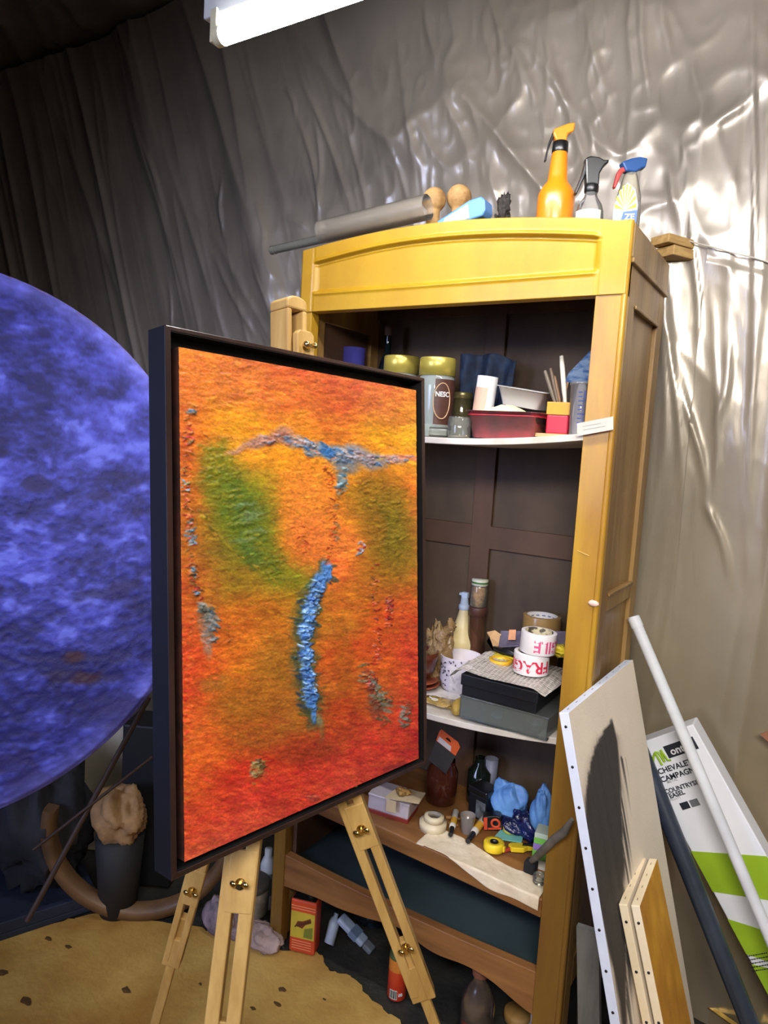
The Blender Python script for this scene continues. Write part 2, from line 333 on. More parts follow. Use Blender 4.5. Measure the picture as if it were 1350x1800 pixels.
# stains: small flat dark paint scraps on the mat
st_m = mat('dried_paint', (104, 74, 36), .7, c2=(70, 48, 28), scale=60)
for i, (px, py, s) in enumerate([(120, 1665, .012), (85, 1650, .014), (222, 1740, .016), (352, 1730, .007), (445, 1773, .009), (45, 1760, .02), (5, 1710, .018), (488, 1765, .012), (570, 1757, .006), (497, 1740, .016)]):
    P = atz(px, py, -.006); s *= .62; mbq = MB(); n = 9
    mbq.prism([(s*(.6+.6*_rng.rand())*math.cos(2*PI*j/n)*1.5, s*(.5+.6*_rng.rand())*math.sin(2*PI*j/n)) for j in range(n)], 0, .0012, F0)
    lab = ['small dark scrap at the top left corner of the mat, right one of two', 'flat dark paint scrap beside the dark crate, left one of two', 'dark smudge of dried paint left of the easel rear leg', 'tiny dark chip between the two left easel legs', 'small dark chip between near easel leg and tin', 'large dark paint smear at the bottom left corner', 'bluish dark smear at the left edge of the mat', 'thin dark fleck right of the near easel leg', 'tiny dark chip in the open mat below the tin', 'dark oval stain on the mat below the tin'][i]
    solo('dried_paint_scrap', mbq, st_m, lab, 'paint scrap', P, group='dried paint scraps on the ochre mat')

# ================================================================== the cabinet
W, DP, H, SW = .7895, .3384, 1.80, .0572
ZO, ZR = 1.664, .252
zU = lambda x: 1.399-.024*(1-((np.asarray(x)-.395)/.34)**2).clip(0, 1)
zL = lambda x: .773-.027*(1-((np.asarray(x)-.395)/.34)**2).clip(0, 1)
zB = lambda x: .4530-.042*np.asarray(x)
yellow = mat('yellow_paint', (184, 146, 26), .42, c2=(164, 116, 18), scale=3, stretch=(1, 1, .5), bump=.08, bscale=50, coat=.25, detail=7)
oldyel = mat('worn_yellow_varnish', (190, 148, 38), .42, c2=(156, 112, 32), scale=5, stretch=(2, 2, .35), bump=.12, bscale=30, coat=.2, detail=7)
# the post colour turns from yellow to brown towards the feet
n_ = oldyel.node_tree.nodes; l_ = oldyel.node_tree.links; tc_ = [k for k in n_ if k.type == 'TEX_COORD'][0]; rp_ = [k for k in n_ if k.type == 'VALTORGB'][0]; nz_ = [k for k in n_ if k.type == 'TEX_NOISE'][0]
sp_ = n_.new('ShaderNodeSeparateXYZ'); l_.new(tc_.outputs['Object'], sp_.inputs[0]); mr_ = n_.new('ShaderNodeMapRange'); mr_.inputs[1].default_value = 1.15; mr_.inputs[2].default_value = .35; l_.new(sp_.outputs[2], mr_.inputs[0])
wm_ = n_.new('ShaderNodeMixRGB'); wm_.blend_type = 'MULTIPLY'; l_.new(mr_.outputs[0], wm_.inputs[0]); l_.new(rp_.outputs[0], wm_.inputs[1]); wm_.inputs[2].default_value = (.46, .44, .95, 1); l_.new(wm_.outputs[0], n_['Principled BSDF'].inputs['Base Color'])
sidew = mat('side_wood', (160, 128, 76), .5, c2=(116, 84, 42), scale=4, stretch=(3, 3, .4), bump=.15, bscale=24, detail=7, coat=.1)
inner = mat('inner_wood', (104, 74, 52), .65, c2=(62, 40, 28), scale=3, stretch=(1, 1, .5), detail=7, bump=.05)
innerb = mat('inner_back_wood', (98, 80, 60), .7, c2=(58, 42, 30), scale=3, stretch=(1, 1, .5), detail=7)
rail_m = mat('brown_rail_wood', (150, 104, 58), .5, c2=(104, 66, 34), scale=6, stretch=(.3, 2, 3), bump=.1, detail=7)
white_board = mat('white_shelf_board', (226, 222, 216), .45, c2=(200, 190, 178), scale=9)
cab = thing('cabinet', 'tall open yellow painted wooden cabinet with arched top and full shelves behind the easel', 'cabinet')
def stile(x0, x1, ox):
    b = MB().box(x0, x1, 0, .03, 0, 1.802); b.cyl((ox, .004, 0), (ox, .004, 1.80), .0065, n=12); b.cyl((ox, .013, 0), (ox, .013, 1.80), .004, n=10); return b
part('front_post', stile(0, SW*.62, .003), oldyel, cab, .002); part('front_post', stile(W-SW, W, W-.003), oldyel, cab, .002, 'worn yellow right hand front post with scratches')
arch = lambda x: 1.800+.0395*np.cos((np.asarray(x)-.365)/.40*PI/2).clip(0, 1)**1.0
# heightfield header: raised border, sunk field, arch groove and lower bead
nx, nt = 240, 90; xs = np.linspace(0, W, nx); T = np.linspace(0, 1, nt)
X, TT = np.meshgrid(xs, T); top = 1.800+.0395*np.cos(np.clip((X-.35)/.44, -1, 1)*PI/2)-.004*ss(.7, .79, X); Z = ZO+TT*(top-ZO)
gz = top-.040-.004*ss(.3, .0, X); bz = 1.708
inx = ss(SW*.62, SW*.62+.012, X)*ss(W-SW+.004, W-SW-.012, X)
fld = ss(gz+.004, gz-.004, Z)*ss(bz-.004, bz+.006, Z)*inx
Yf = -.003+.009*fld
Yf = Yf+.008*np.exp(-((Z-gz-.003)/.0022)**2)*inx-.004*np.exp(-((Z-gz-.009)/.004)**2)*inx-.005*np.exp(-((Z-bz)/.005)**2)*inx
Yf = Yf+.003*np.exp(-((X-(W-SW))/.0012)**2)+.003*np.exp(-((X-SW*.62)/.0012)**2)
part('arched_header', MB().grid(np.stack([X, Yf, Z], -1), th=(0, .030, 0)), yellow, cab, 0, 'bright yellow arched header board with sunk field')
part('top_board', MB().box(.004, W-.002, .026, DP, 1.775, 1.797), sidew, cab, .002)
# side, frame and panel
for x0, x1, nm in ((W-.022, W, 'right'), (0, .022, 'left')):
    b = MB(); b.box(x0, x1, .03, .075, 0, 1.797); b.box(x0, x1, DP-.05, DP, 0, 1.797)
    b.box(x0, x1, .075, DP-.05, 1.653, 1.797); b.box(x0, x1, .075, DP-.05, 1.035, 1.072); b.box(x0, x1, .075, DP-.05, .2, .27)
    if nm == 'right':
        b.box(x1-.002, x1+.007, .012, DP, 1.725, 1.735); b.box(x1, x1+.004, .012, DP, 1.735, 1.797)
        b.box(x1, x1+.004, .075, DP-.05, 1.649, 1.657); b.box(x1, x1+.004, .075, DP-.05, 1.068, 1.075)
    part('side_frame', b, sidew, cab, .002)
    part('side_panel', MB().box(x0+.006, x1-.009, .07, DP-.045, .25, 1.66), sidew if nm == 'right' else inner, cab, 0)
b = MB(); b.box(.022, W-.022, DP-.012, DP, .2, 1.775)
part('back_panel', b, innerb, cab)
b = MB(); b.box(.36, .415, DP-.024, DP-.012, .2, 1.775)
for z0, z1 in ((.2, .26), (1.095, 1.155), (1.70, 1.775)): b.box(.022, W-.022, DP-.0235, DP-.012, z0, z1)
part('back_frame', b, inner, cab, .0015)
def board(zf, y0, y1, th, x0=.024, x1=W-.024, n=40):
    X, Y = np.meshgrid(np.linspace(x0, x1, n), np.linspace(y0, y1, 6)); return MB().grid(np.stack([X, Y, zf(X)], -1), smooth=False, th=(0, 0, -th))
part('shelf', board(zU, .002, DP-.014, .014), white_board, cab, .0015, 'upper white shelf, sagging a little')
part('shelf', board(zL, .002, DP-.014, .014), white_board, cab, .0015, 'middle white shelf')
part('bottom_board', board(zB, -.004, DP-.014, .042, x0=.034, x1=W-SW+.001), rail_m, cab, .003)
part('plinth_floor', MB().box(.024, W-.024, .032, DP-.014, .225, .240), mat('teal_board', (58, 74, 80), .6, c2=(44, 58, 64), scale=4), cab, 0, 'grey teal board above the bottom rail')
# scalloped bottom rail
xr = np.linspace(SW*.5, W-SW, 90)
lowz = lambda x: .165+.045*(1-np.exp(-((np.asarray(x)-.39)/.11)**2*.9))*np.sin(np.clip((np.asarray(x)-.03)/.71, 0, 1)*PI)**.6+.0
lx = [.0, .04, .155, .21, .31, .39, .457, .49, .574, .644, .687, .74, .79]; lz = [.160, .164, .177, .175, .188, .206, .186, .180, .192, .183, .163, .150, .148]
sm_ = lambda x: np.mean([np.interp(x+o, lx, lz) for o in np.linspace(-.03, .03, 9)])
poly = [(x, ZR-.008*math.sin((x-.04)/.7*PI)) for x in xr]+[(x, float(sm_(x))) for x in xr[::-1]]
part('scalloped_rail', MB().prism(poly, 0, .024, fr((0, .004, 0), (1, 0, 0), (0, 0, 1), (0, 1, 0))), rail_m, cab, .002, 'brown bottom rail with scalloped lower edge')
part('runner', MB().box(.024, .05, .03, DP-.014, .20, .36), inner, cab); part('runner', MB().box(W-.05, W-.024, .03, DP-.014, .2, .36), inner, cab)
part('paint_drip', MB().ell((W-.006, -.003, 1.066), (.011, .005, .006), noise=.15), mat('pink_paint', (230, 196, 184), .6), cab, 0, 'pink blob of dried paint')
part('paint_scratch', MB().tube([tuple(aty(1015, 968, -.0015)), tuple(aty(1024, 972, -.0015)), tuple(aty(1035, 977, -.0015))], .0007), mat('scratch', (225, 190, 120), .7), cab)

# ================================================================== canvas in floater frame on the easel
yaw, lean, roll = .15667, .10759, -.01802
PTL = np.array([.43065, -.77989, 1.48475]); PW, PH = .5221, .6989
u0 = np.array([math.sin(yaw), math.cos(yaw), 0]); n0 = np.array([math.cos(yaw), -math.sin(yaw), 0]); up0 = np.array([0, 0, 1.])
v1 = up0*math.cos(lean)-n0*math.sin(lean); PN = n0*math.cos(lean)+up0*math.sin(lean)
PU = u0*math.cos(roll)+v1*math.sin(roll); PV = v1*math.cos(roll)-u0*math.sin(roll)
origin = PTL-PV*PH
pic = thing('framed_painting', 'orange abstract landscape painting in a dark brown floater frame standing on the easel', 'painting', origin)
LF = fr((0, 0, 0), PU, PV, PN)
frame_m = mat('dark_brown_frame', (58, 38, 34), .32, c2=(40, 26, 24), scale=14, stretch=(1, 1, .3), coat=.3)
black_m = mat('black_lining', (12, 11, 13), .6, c2=(6, 6, 8))
fs_m = mat('cool_lit_frame_side', (13, 17, 30), .5, c2=(9, 12, 22), scale=6)  # left side of the brown frame, cool blue light put into its colour
def rail(a, b, w0, z0, z1):      # mitred bar along an edge
    return
t = .0045; z0, z1 = -.040, 0.0; e_ = .0030
P4 = [(-e_, -e_), (PW+e_, -e_), (PW+e_, PH+e_*.5), (-e_, PH+e_*.5)]; I4 = [(t, t), (PW-t, t), (PW-t, PH-t), (t, PH-t)]; K4 = [(t+.001, t+.001), (PW-t-.001, t+.001), (PW-t-.001, PH-t-.001), (t+.001, PH-t-.001)]
for i, nm in enumerate(('frame_bar',)*4):
    j = (i+1) % 4
    part('frame_bar', MB().prism([P4[i], P4[j], I4[j], I4[i]], z0, z1, LF), fs_m if i == 3 else frame_m, pic, .001, ['dark brown lower frame bar', None, None, 'left frame bar with cool bluish light painted into its colour and brown front edge'][i])
part('frame_lip', MB().prism([P4[0], I4[0], I4[3], P4[3]], 0, .0012, LF), frame_m, pic)
lb_ = MB()
for i in range(4): j = (i+1) % 4; lb_.prism([I4[i], I4[j], K4[j], K4[i]], -.038, -.0012, LF)
part('inner_lining', lb_, black_m, pic)
part('tray', MB().prism([(t, t), (PW-t, t), (PW-t, PH-t), (t, PH-t)], -.038, -.030, LF), black_m, pic, 0, 'black backing tray of the frame')
# the canvas surface: colour fields laid out over the cloth
cw0, cw1, ch0, ch1 = .0185, PW-.0185, .0125, PH-.0225
CW, CH = cw1-cw0, ch1-ch0
NU, NV = 400, 560
Ug, Vg = np.meshgrid(np.linspace(0, 1, NU), np.linspace(0, 1, NV))     # u right, v down
# the fields were measured on the photograph: its picture of the canvas is a perspective quad
q = np.array([(314, 612), (730, 687), (732, 1332), (322, 1510)], float)
A = []; bb = []
for (x, y), (a, c) in zip([(0, 0), (1, 0), (1, 1), (0, 1)], q):
    A += [[x, y, 1, 0, 0, 0, -a*x, -a*y], [0, 0, 0, x, y, 1, -c*x, -c*y]]; bb += [a, c]
hh = np.linalg.solve(np.array(A), np.array(bb))
den = hh[6]*Ug+hh[7]*Vg+1; MX = (hh[0]*Ug+hh[1]*Vg+hh[2])/den; MY = (hh[3]*Ug+hh[4]*Vg+hh[5])/den
base = [
 [(228,124,38),(214,104,50),(212,90,46),(206,90,54),(212,100,60),(228,124,56)],
 [(214,108,42),(212,112,44),(214,104,44),(196,84,44),(206,110,54),(224,138,50)],
 [(212,100,36),(232,146,30),(226,132,36),(214,112,38),(232,150,32),(242,168,44)],
 [(206,92,34),(228,138,34),(232,146,30),(232,132,32),(232,136,34),(238,150,44)],
 [(198,100,34),(136,126,28),(216,124,36),(236,128,38),(220,116,40),(226,112,44)],
 [(190,98,34),(100,110,24),(196,118,34),(234,126,44),(170,112,30),(206,110,44)],
 [(180,92,34),(112,104,30),(206,116,32),(232,118,52),(160,104,28),(186,100,40)],
 [(196,88,36),(146,108,30),(128,114,28),(222,104,44),(176,104,30),(180,110,40)],
 [(206,84,38),(196,100,32),(176,108,28),(196,104,34),(196,92,34),(190,96,38)],
 [(208,70,36),(214,108,34),(196,108,32),(190,108,36),(206,84,32),(204,78,40)],
 [(214,72,36),(216,112,34),(188,104,34),(204,78,32),(202,78,32),(206,72,42)],
 [(218,92,40),(196,98,34),(170,92,34),(186,90,34),(204,86,34),(208,64,44)],
 [(222,96,38),(206,86,34),(170,96,36),(176,62,28),(196,92,40),(206,64,42)],
 [(222,88,38),(206,56,34),(186,56,32),(172,60,34),(200,66,40),(200,58,44)],
 [(216,74,44),(210,60,44),(206,54,42),(202,60,44),(198,58,42),(180,46,42)],
 [(214,84,60),(216,78,56),(208,66,48),(204,66,52),(200,58,48),(196,56,48)]]
base = np.array(base, float)
wu = Ug+.05*(fbm(Ug*7, Vg*9, 3)-.5); wv = Vg+.05*(fbm(Ug*6+9, Vg*12+4, 4)-.5)
gu = np.clip(wu, 0, .9999)*5; gv = np.clip(wv, 0, .9999)*15
iu = gu.astype(int); iv = gv.astype(int); fu = (gu-iu)[..., None]; fv = (gv-iv)[..., None]
fu = fu*fu*(3-2*fu); fv = fv*fv*(3-2*fv)
colr = (base[iv, iu]*(1-fu)+base[iv, iu+1]*fu)*(1-fv)+(base[iv+1, iu]*(1-fu)+base[iv+1, iu+1]*fu)*fv
st = fbm(MX/26, MY/9, 4)-.5; colr = colr*(1+.30*st[..., None])+np.array([18, 22, 2])*(fbm(MX/14+5, MY/6+3, 3)-.5)[..., None]*2
DXF = 10*(fbm(MX/18, MY/18, 3)-.5)*2; DYF = 10*(fbm(MX/18+40, MY/18+11, 3)-.5)*2; MXF, MYF = MX, MY
hgt = .0013*(fbm(MX/13, MY/5, 4)-.5)+.0007*(fbm(MX/4, MY/3, 3)-.5)
TEXA = fbm(MX/5+3, MY/4+8, 3); TEXB = fbm(MX/4+31, MY/4+5, 2)
def blob(px, py, rx, ry, c, k=1, ang=0, soft=.5, jag=1., relief=0):
    R = max(rx, ry)*(1+soft)+11*jag*min(1, max(rx, ry)/25)+1
    q_ = (np.abs(MXF-px) < R) & (np.abs(MYF-py) < R); ro = np.flatnonzero(q_.any(1)); co = np.flatnonzero(q_.any(0))
    if len(ro) == 0: return
    s = (slice(ro[0], ro[-1]+1), slice(co[0], co[-1]+1)); MX, MY, dx, dy = MXF[s], MYF[s], DXF[s], DYF[s]
    ca, sa = math.cos(ang), math.sin(ang); X = MX-px+dx*jag*min(1, max(rx, ry)/25); Y = MY-py+dy*jag*min(1, max(rx, ry)/25)
    r = np.hypot((X*ca+Y*sa)/rx, (-X*sa+Y*ca)/ry); m = ss(1+soft, 1-soft, r)*k
    tex = (.82+.36*TEXA[s])[..., None]
    colr[s] = colr[s]*(1-m[..., None])+np.array(c, float)*tex*m[..., None]; hgt[s] = hgt[s]+relief*m*TEXB[s]
def strokes(path, n, w, cols, k=.9, jit=6, relief=.002, L=2.0, ang=None, seed=0):
    r = np.random.RandomState(seed+3); P = np.array(path, float)
    for i in range(n):
        t = r.rand()*(len(P)-1); a = int(t); p = P[a]+(P[min(a+1, len(P)-1)]-P[a])*(t-a)+(r.rand(2)-.5)*2*jit
        s = w*(.6+.8*r.rand()); blob(p[0], p[1], s*L*(.6+.6*r.rand()), s*.6, cols[r.randint(len(cols))], k, (r.rand()-.5)*1.6 if ang is None else ang+(r.rand()-.5)*.5, .35, .3, relief)
B = blob
B(385, 830, 34, 50, (112, 110, 26), .75, .3, .5, 1.5); B(415, 890, 58, 44, (92, 104, 28), .75, .9, .6, 1.6); B(452, 960, 62, 26, (98, 106, 28), .8, .95, .5, 1.6); B(480, 1000, 40, 18, (120, 112, 28), .7, .6, .6, 1.4); B(372, 796, 30, 22, (136, 124, 30), .6, -.4)
B(425, 880, 24, 40, (66, 92, 34), .5, -.4, .8, 1.6); B(440, 970, 30, 14, (60, 92, 46), .5, 1.0, .7)
strokes([(365, 800), (400, 860), (430, 930), (480, 1000)], 120, 4, [(120, 116, 30), (84, 98, 26), (150, 130, 34), (70, 88, 30), (104, 108, 24)], .5, 26, ang=-.3, seed=41)
strokes([(640, 860), (690, 900), (680, 960)], 80, 4, [(150, 100, 26), (120, 94, 26), (176, 110, 30)], .45, 28, ang=-.3, seed=42)
for y in (885, 905, 912, 935, 950): B(432+random.Random(y).randint(-12, 14), y, 22, 3.5, (120, 136, 110), .55, -.1, .6)
strokes([(350, 890), (375, 940), (430, 985), (486, 1020)], 26, 3, [(150, 128, 34), (96, 84, 30), (180, 140, 40)], .6, 5, ang=.7, seed=1)
B(535, 880, 42, 75, (234, 128, 48), .75, 0, .5); B(540, 950, 36, 45, (228, 108, 58), .5, 0, .7)
B(660, 880, 55, 48, (136, 98, 26), .8, 0, .6); B(690, 950, 36, 66, (112, 100, 28), .75, 0, .7); B(660, 1010, 40, 40, (150, 96, 28), .5, 0, .8); B(655, 930, 20, 30, (150, 88, 30), .5)
B(420, 1240, 48, 40, (146, 90, 28), .6, 0, .8); B(480, 1170, 40, 56, (146, 94, 30), .65, 0, .8); B(450, 1300, 50, 22, (140, 80, 30), .55, 0, .8); B(600, 1150, 16, 60, (150, 80, 24), .5); B(370, 1200, 26, 16, (132, 100, 40), .5)
# the horizon band of lilac and blue
band = [(420, 790), (455, 778), (490, 768), (520, 778), (555, 792), (590, 802), (620, 800), (655, 812), (690, 808), (722, 806)]
for i, (x, y) in enumerate(band): B(x, y, 24, [6, 11, 14, 12, 12, 16, 18, 15, 9, 5][i], [(176, 120, 104), (166, 116, 116), (168, 112, 104), (150, 126, 134), (112, 128, 158), (104, 120, 150), (124, 124, 150), (130, 124, 146), (170, 130, 140), (216, 120, 96)][i], .85, .28 if 2 < i < 6 else (-.3 if i < 3 else .1), .45, .6, .0008)
strokes(band[1:5], 50, 3.2, [(190, 130, 120), (140, 120, 140), (206, 150, 140), (96, 116, 156), (150, 80, 66)], .8, 8, ang=.2, seed=2)
strokes(band[3:8], 80, 3.4, [(70, 112, 170), (120, 132, 160), (160, 146, 160), (88, 100, 130), (50, 96, 160), (176, 160, 170)], .85, 12, ang=.45, seed=3)
strokes(band[6:10], 36, 2.8, [(176, 146, 160), (120, 130, 156), (200, 140, 140), (150, 120, 140)], .75, 7, ang=.05, seed=4)
B(573, 796, 17, 9, (44, 98, 170), .8, .5, .4, .6)
B(606, 822, 22, 14, (112, 116, 136), .8, .2); B(598, 842, 10, 12, (110, 126, 140), .8); strokes([(604, 828), (596, 862)], 26, 3, [(140, 176, 206), (60, 84, 110), (120, 130, 140)], .85, 7, seed=5)
strokes([(596, 862), (590, 900), (588, 950)], 26, 3, [(134, 106, 74), (120, 112, 96), (150, 84, 40)], .55, 5, seed=6)
strokes([(560, 812), (580, 830), (584, 900), (578, 960), (572, 1000)], 70, 2.0, [(190, 60, 22), (120, 50, 26), (230, 140, 50), (200, 80, 40)], .75, 5, seed=7)
strokes([(520, 920), (530, 965)], 12, 2, [(190, 60, 36), (150, 40, 30)], .6, 10, seed=8)
# the blue fall in the middle
fall = [(572, 1003), (560, 1025), (548, 1048), (540, 1075), (534, 1110), (534, 1150), (538, 1190), (543, 1225), (548, 1252)]
for i, (x, y) in enumerate(fall): B(x-4, y+4, [6, 10, 16, 22, 24, 22, 20, 20, 12][i], 24, (54, 72, 58), .75, 0, .45, .9)
strokes(fall, 90, 4.5, [(40, 66, 74), (60, 84, 60), (34, 50, 84), (96, 86, 40)], .7, 20, seed=9)
for i, (x, y) in enumerate(fall): B(x, y, [8, 10, 10, 12, 12, 12, 12, 11, 6][i], 18, (78, 124, 200), .95, 0, .3, .7, .003)
strokes(fall[1:8], 190, 2.8, [(96, 142, 224), (130, 168, 236), (60, 100, 180), (150, 180, 230), (50, 84, 160)], .85, 11, relief=.004, seed=10)
B(560, 1280, 8, 26, (110, 104, 60), .5); B(558, 1265, 6, 10, (120, 140, 130), .5)
# the broken vertical line at the left edge
lv = [(334, 715), (330, 760), (328, 800), (326, 850), (328, 900), (332, 940), (336, 990), (342, 1030), (356, 1070)]
strokes(lv, 120, 2.6, [(150, 40, 34), (200, 60, 70), (110, 90, 50), (90, 56, 40), (206, 120, 60)], .85, 7, seed=11)
for x, y, r in [(336, 722, 9), (326, 850, 7), (329, 862, 4), (331, 915, 5), (334, 935, 10), (336, 950, 9), (338, 1000, 5), (342, 1010, 4), (344, 1042, 6)]: strokes([(x, y), (x, y+2)], 7, r*.35, [(110, 140, 180), (70, 84, 100), (170, 180, 190), (60, 80, 110)], .9, r*.7, seed=int(y))
B(364, 1085, 15, 22, (110, 112, 116), .8); strokes([(352, 1066), (372, 1085), (362, 1140)], 46, 4, [(120, 130, 146), (84, 84, 80), (150, 140, 140), (70, 90, 110)], .75, 10, seed=12); B(360, 1130, 10, 24, (150, 122, 118), .7)
strokes([(398, 1100), (402, 1140)], 8, 1.6, [(110, 60, 26)], .6, 2, seed=13)
# the red threads at the right
for pth in ([(656, 985), (656, 1060), (660, 1130), (656, 1210)], [(682, 1050), (680, 1100)], [(644, 1190), (660, 1235)]): strokes(pth, 60, 1.9, [(150, 24, 24), (200, 40, 40), (110, 60, 70), (90, 60, 60), (220, 120, 110)], .85, 6, seed=int(pth[0][0]))
strokes([(634, 955), (630, 975)], 12, 2.6, [(120, 140, 180), (180, 170, 200), (150, 40, 50)], .9, 5, seed=15)
B(658, 1240, 14, 24, (96, 62, 50), .6); strokes([(640, 1175), (648, 1200), (662, 1240), (680, 1220), (662, 1270)], 60, 4, [(96, 110, 110), (120, 60, 50), (86, 100, 76), (110, 130, 130)], .7, 10, seed=16)
strokes([(704, 1240), (708, 1270)], 24, 4, [(120, 124, 128), (96, 90, 84), (150, 70, 50)], .75, 9, seed=17)
strokes([(698, 1060), (722, 1190)], 20, 2.6, [(190, 60, 36), (140, 50, 40)], .4, 6, seed=18)
B(540, 1320, 50, 20, (140, 52, 30), .6); B(690, 1345, 24, 7, (120, 40, 50), .6, -.3)
strokes([(446, 1335), (452, 1345), (448, 1368)], 34, 3.2, [(96, 70, 44), (176, 150, 104), (130, 140, 120), (150, 110, 60), (60, 50, 40)], .9, 9, seed=19); B(450, 1352, 13, 15, (150, 116, 70), .4)
B(546, 1400, 11, 5, (110, 50, 60), .7); B(546, 1396, 12, 2, (226, 110, 80), .8, 0, .4, .3)
strokes([(330, 1080), (325, 1200), (330, 1330), (326, 1470)], 60, 4, [(222, 70, 40), (230, 120, 60), (206, 44, 34)], .4, 9, seed=20)
strokes([(340, 640), (700, 700), (600, 740), (380, 700)], 70, 4, [(190, 70, 34), (236, 160, 50), (200, 90, 30), (226, 120, 60)], .35, 20, ang=.25, seed=21)
r_ = np.random.RandomState(99)
for i in range(3200):
    px, py = r_.uniform(318, 730), r_.uniform(625, 1490); k_ = int(np.argmin((np.abs(MXF[::20, ::20]-px)+np.abs(MYF[::20, ::20]-py)).ravel())); jj, ii = divmod(k_, MXF[::20, ::20].shape[1]); loc = colr[min(jj*20, NV-1), min(ii*20, NU-1)]
    f_ = r_.uniform(.72, 1.22); c_ = loc*f_*np.array([1, r_.uniform(.8, 1.2), r_.uniform(.7, 1.3)])
    if loc[2] < 70: blob(px, py, r_.uniform(3, 11), r_.uniform(.8, 2.2), c_, r_.uniform(.25, .6), r_.uniform(-.5, .7), .35, .2, .0006)
g_ = fbm(MX/2.6, MY/1.7, 2)[..., None]-.5; g2_ = fbm(MX/11+70, MY/4, 3)[..., None]-.5
colr = colr*np.array([.97, 1.02, .98])*(1+.30*g_+.22*g2_); colr = np.clip(colr, 4, 250); colv = lin(colr)
Pc = origin*0+(cw0+Ug*CW)[..., None]*PU+(ch1-Vg*CH)[..., None]*PV+(-.003+hgt)[..., None]*PN
canvas_m = vcol('oil_paint', .5, .34, 170, coat=.05, bdist=.002, stretch=(1, .6, 1.2), spec=.35)
o = part('canvas', MB().grid(Pc), canvas_m, pic, 0, 'orange canvas with blue fall and green patches'); colorize(o, np.clip(colv.reshape(-1, 3), 0, 1))
part('canvas_edge', MB().prism([(cw0, ch0), (cw1, ch0), (cw1, ch1), (cw0, ch1)], -.030, -.0045, LF), mat('canvas_edge', (70, 34, 26), .7, c2=(40, 22, 20), scale=40), pic)

# ================================================================== round blue canvas
dy_, dt_ = math.radians(50), .2
dn = np.array([math.sin(dy_)*math.cos(dt_), -math.cos(dy_)*math.cos(dt_), math.sin(dt_)]); du = np.cross([0, 0, 1.], dn); du /= np.linalg.norm(du); dv = np.cross(dn, du)
DC = C+(np.array([-.09, -.854, 1.162])-C)*1.08; DR = .4681*1.08
disc = thing('round_canvas', 'large round canvas painted deep blue and violet at the left edge', 'painting', DC)
nr, na = 220, 560; Rg, Ag = np.meshgrid(np.linspace(.002, 1, nr), np.linspace(0, 2*PI, na+1), indexing='ij')
a_ = Rg*np.cos(Ag); b_ = Rg*np.sin(Ag)
wa = a_+.05*(fbm(a_*9+5, b_*14, 3)-.5); f1 = fbm(wa*5+11, b_*9+3, 5); f2 = fbm(wa*18+2, b_*26+8, 4); f3 = fbm(wa*44+2, b_*74+8, 3)
mix = np.clip((f1-.5)*2.1+(f2-.5)*1.0+(f3-.5)*1.0+.42+.18*b_, 0, 1)[..., None]
cd_ = np.array([26, 26, 88])*(1-mix)+np.array([72, 76, 182])*mix
hl = ss(.64, .80, f2*.6+f1*.5)[..., None]; cd_ = cd_*(1-.6*hl)+np.array([112, 122, 224])*.6*hl
dk = (ss(.40, .28, fbm(a_*7+31, b_*10+5, 4)))[..., None]; cd_ = cd_*(1-.7*dk)+np.array([28, 24, 72])*.7*dk
edge = ss(.90, 1.0, Rg)[..., None]*.35; cd_ = cd_*(1-edge)+np.array([150, 150, 236])*edge
dd = lambda px, py: (lambda P: ((P-DC)@du/DR, (P-DC)@dv/DR))(C+ray(px, py)*(((DC-C)@dn)/(ray(px, py)@dn)))
for px, py, r, c, k in [(130, 1155, .035, (56, 26, 44), .9), (150, 1195, .045, (50, 22, 40), .85), (100, 1190, .04, (40, 26, 60), .7), (230, 1250, .12, (40, 38, 90), .6)]:
    x, y = dd(px, py); m = ss(1.5, .4, np.hypot(a_-x, (b_-y)*1.8)/r+1.6*(f2-.5))[..., None]*k; cd_ = cd_*(1-m)+np.array(c)*m
Pd = DR*a_[..., None]*du+DR*b_[..., None]*dv+(.0020*(f3-.5)+.0025*(f2-.5)-.006*ss(.985, 1, Rg))[..., None]*dn
o = part('canvas', MB().grid(Pd), vcol('blue_oil_paint', .55, .4, 110, coat=.0, bdist=.002, spec=.3), disc); colorize(o, np.clip(lin(np.clip(cd_, 0, 255)).reshape(-1, 3), 0, 1))
part('rim', MB().lathe([(DR-.03, -.034), (DR, -.034), (DR+.001, -.007), (DR-.004, -.004)], 120, fr((0, 0, 0), du, dv, dn)).lathe([(.001, -.012), (DR-.002, -.012)], 60, fr((0, 0, 0), du, dv, dn)), mat('violet_edge', (96, 84, 150), .6), disc)

# ================================================================== easel
pine = mat('pine', (204, 168, 104), .5, c2=(172, 134, 74), scale=7, stretch=(4, 4, .5), bump=.06, detail=7)
brass = mat('brass', (214, 190, 130), .22, 1, c2=(190, 160, 100), scale=20)
def onplane(px, py, off):
    P = PTL+PN*off; d = ray(px, py); return C+d*(((P-C)@PN)/(d@PN))
A0 = onplane(480, 1045, -.075)
def projy(P): d = np.array(P)-C; return 900-CAMF*(d@UP)/(d@FW)
def tfor(a, b, py):
    lo, hi = 0., 1.
    for _ in range(40):
        m = (lo+hi)/2
        if projy(a+(b-a)*m) < py: lo = m
        else: hi = m
    return lo
easel = thing('field_easel', 'folding pine field easel with brass wing nuts holding the orange painting', 'easel', (A0[0], A0[1], 0))
EO = np.array([A0[0], A0[1], 0])
M0 = onplane(524, 620, -.044)-EO; MF = fr(M0, PU, PV, PN)
mb = MB(); hw = .0205; zt = .088; dpt = -.044
def arc(r, z, n=14): return [(r*math.cos(q), z+r*math.sin(q)*.55) for q in np.linspace(0, PI, n)]
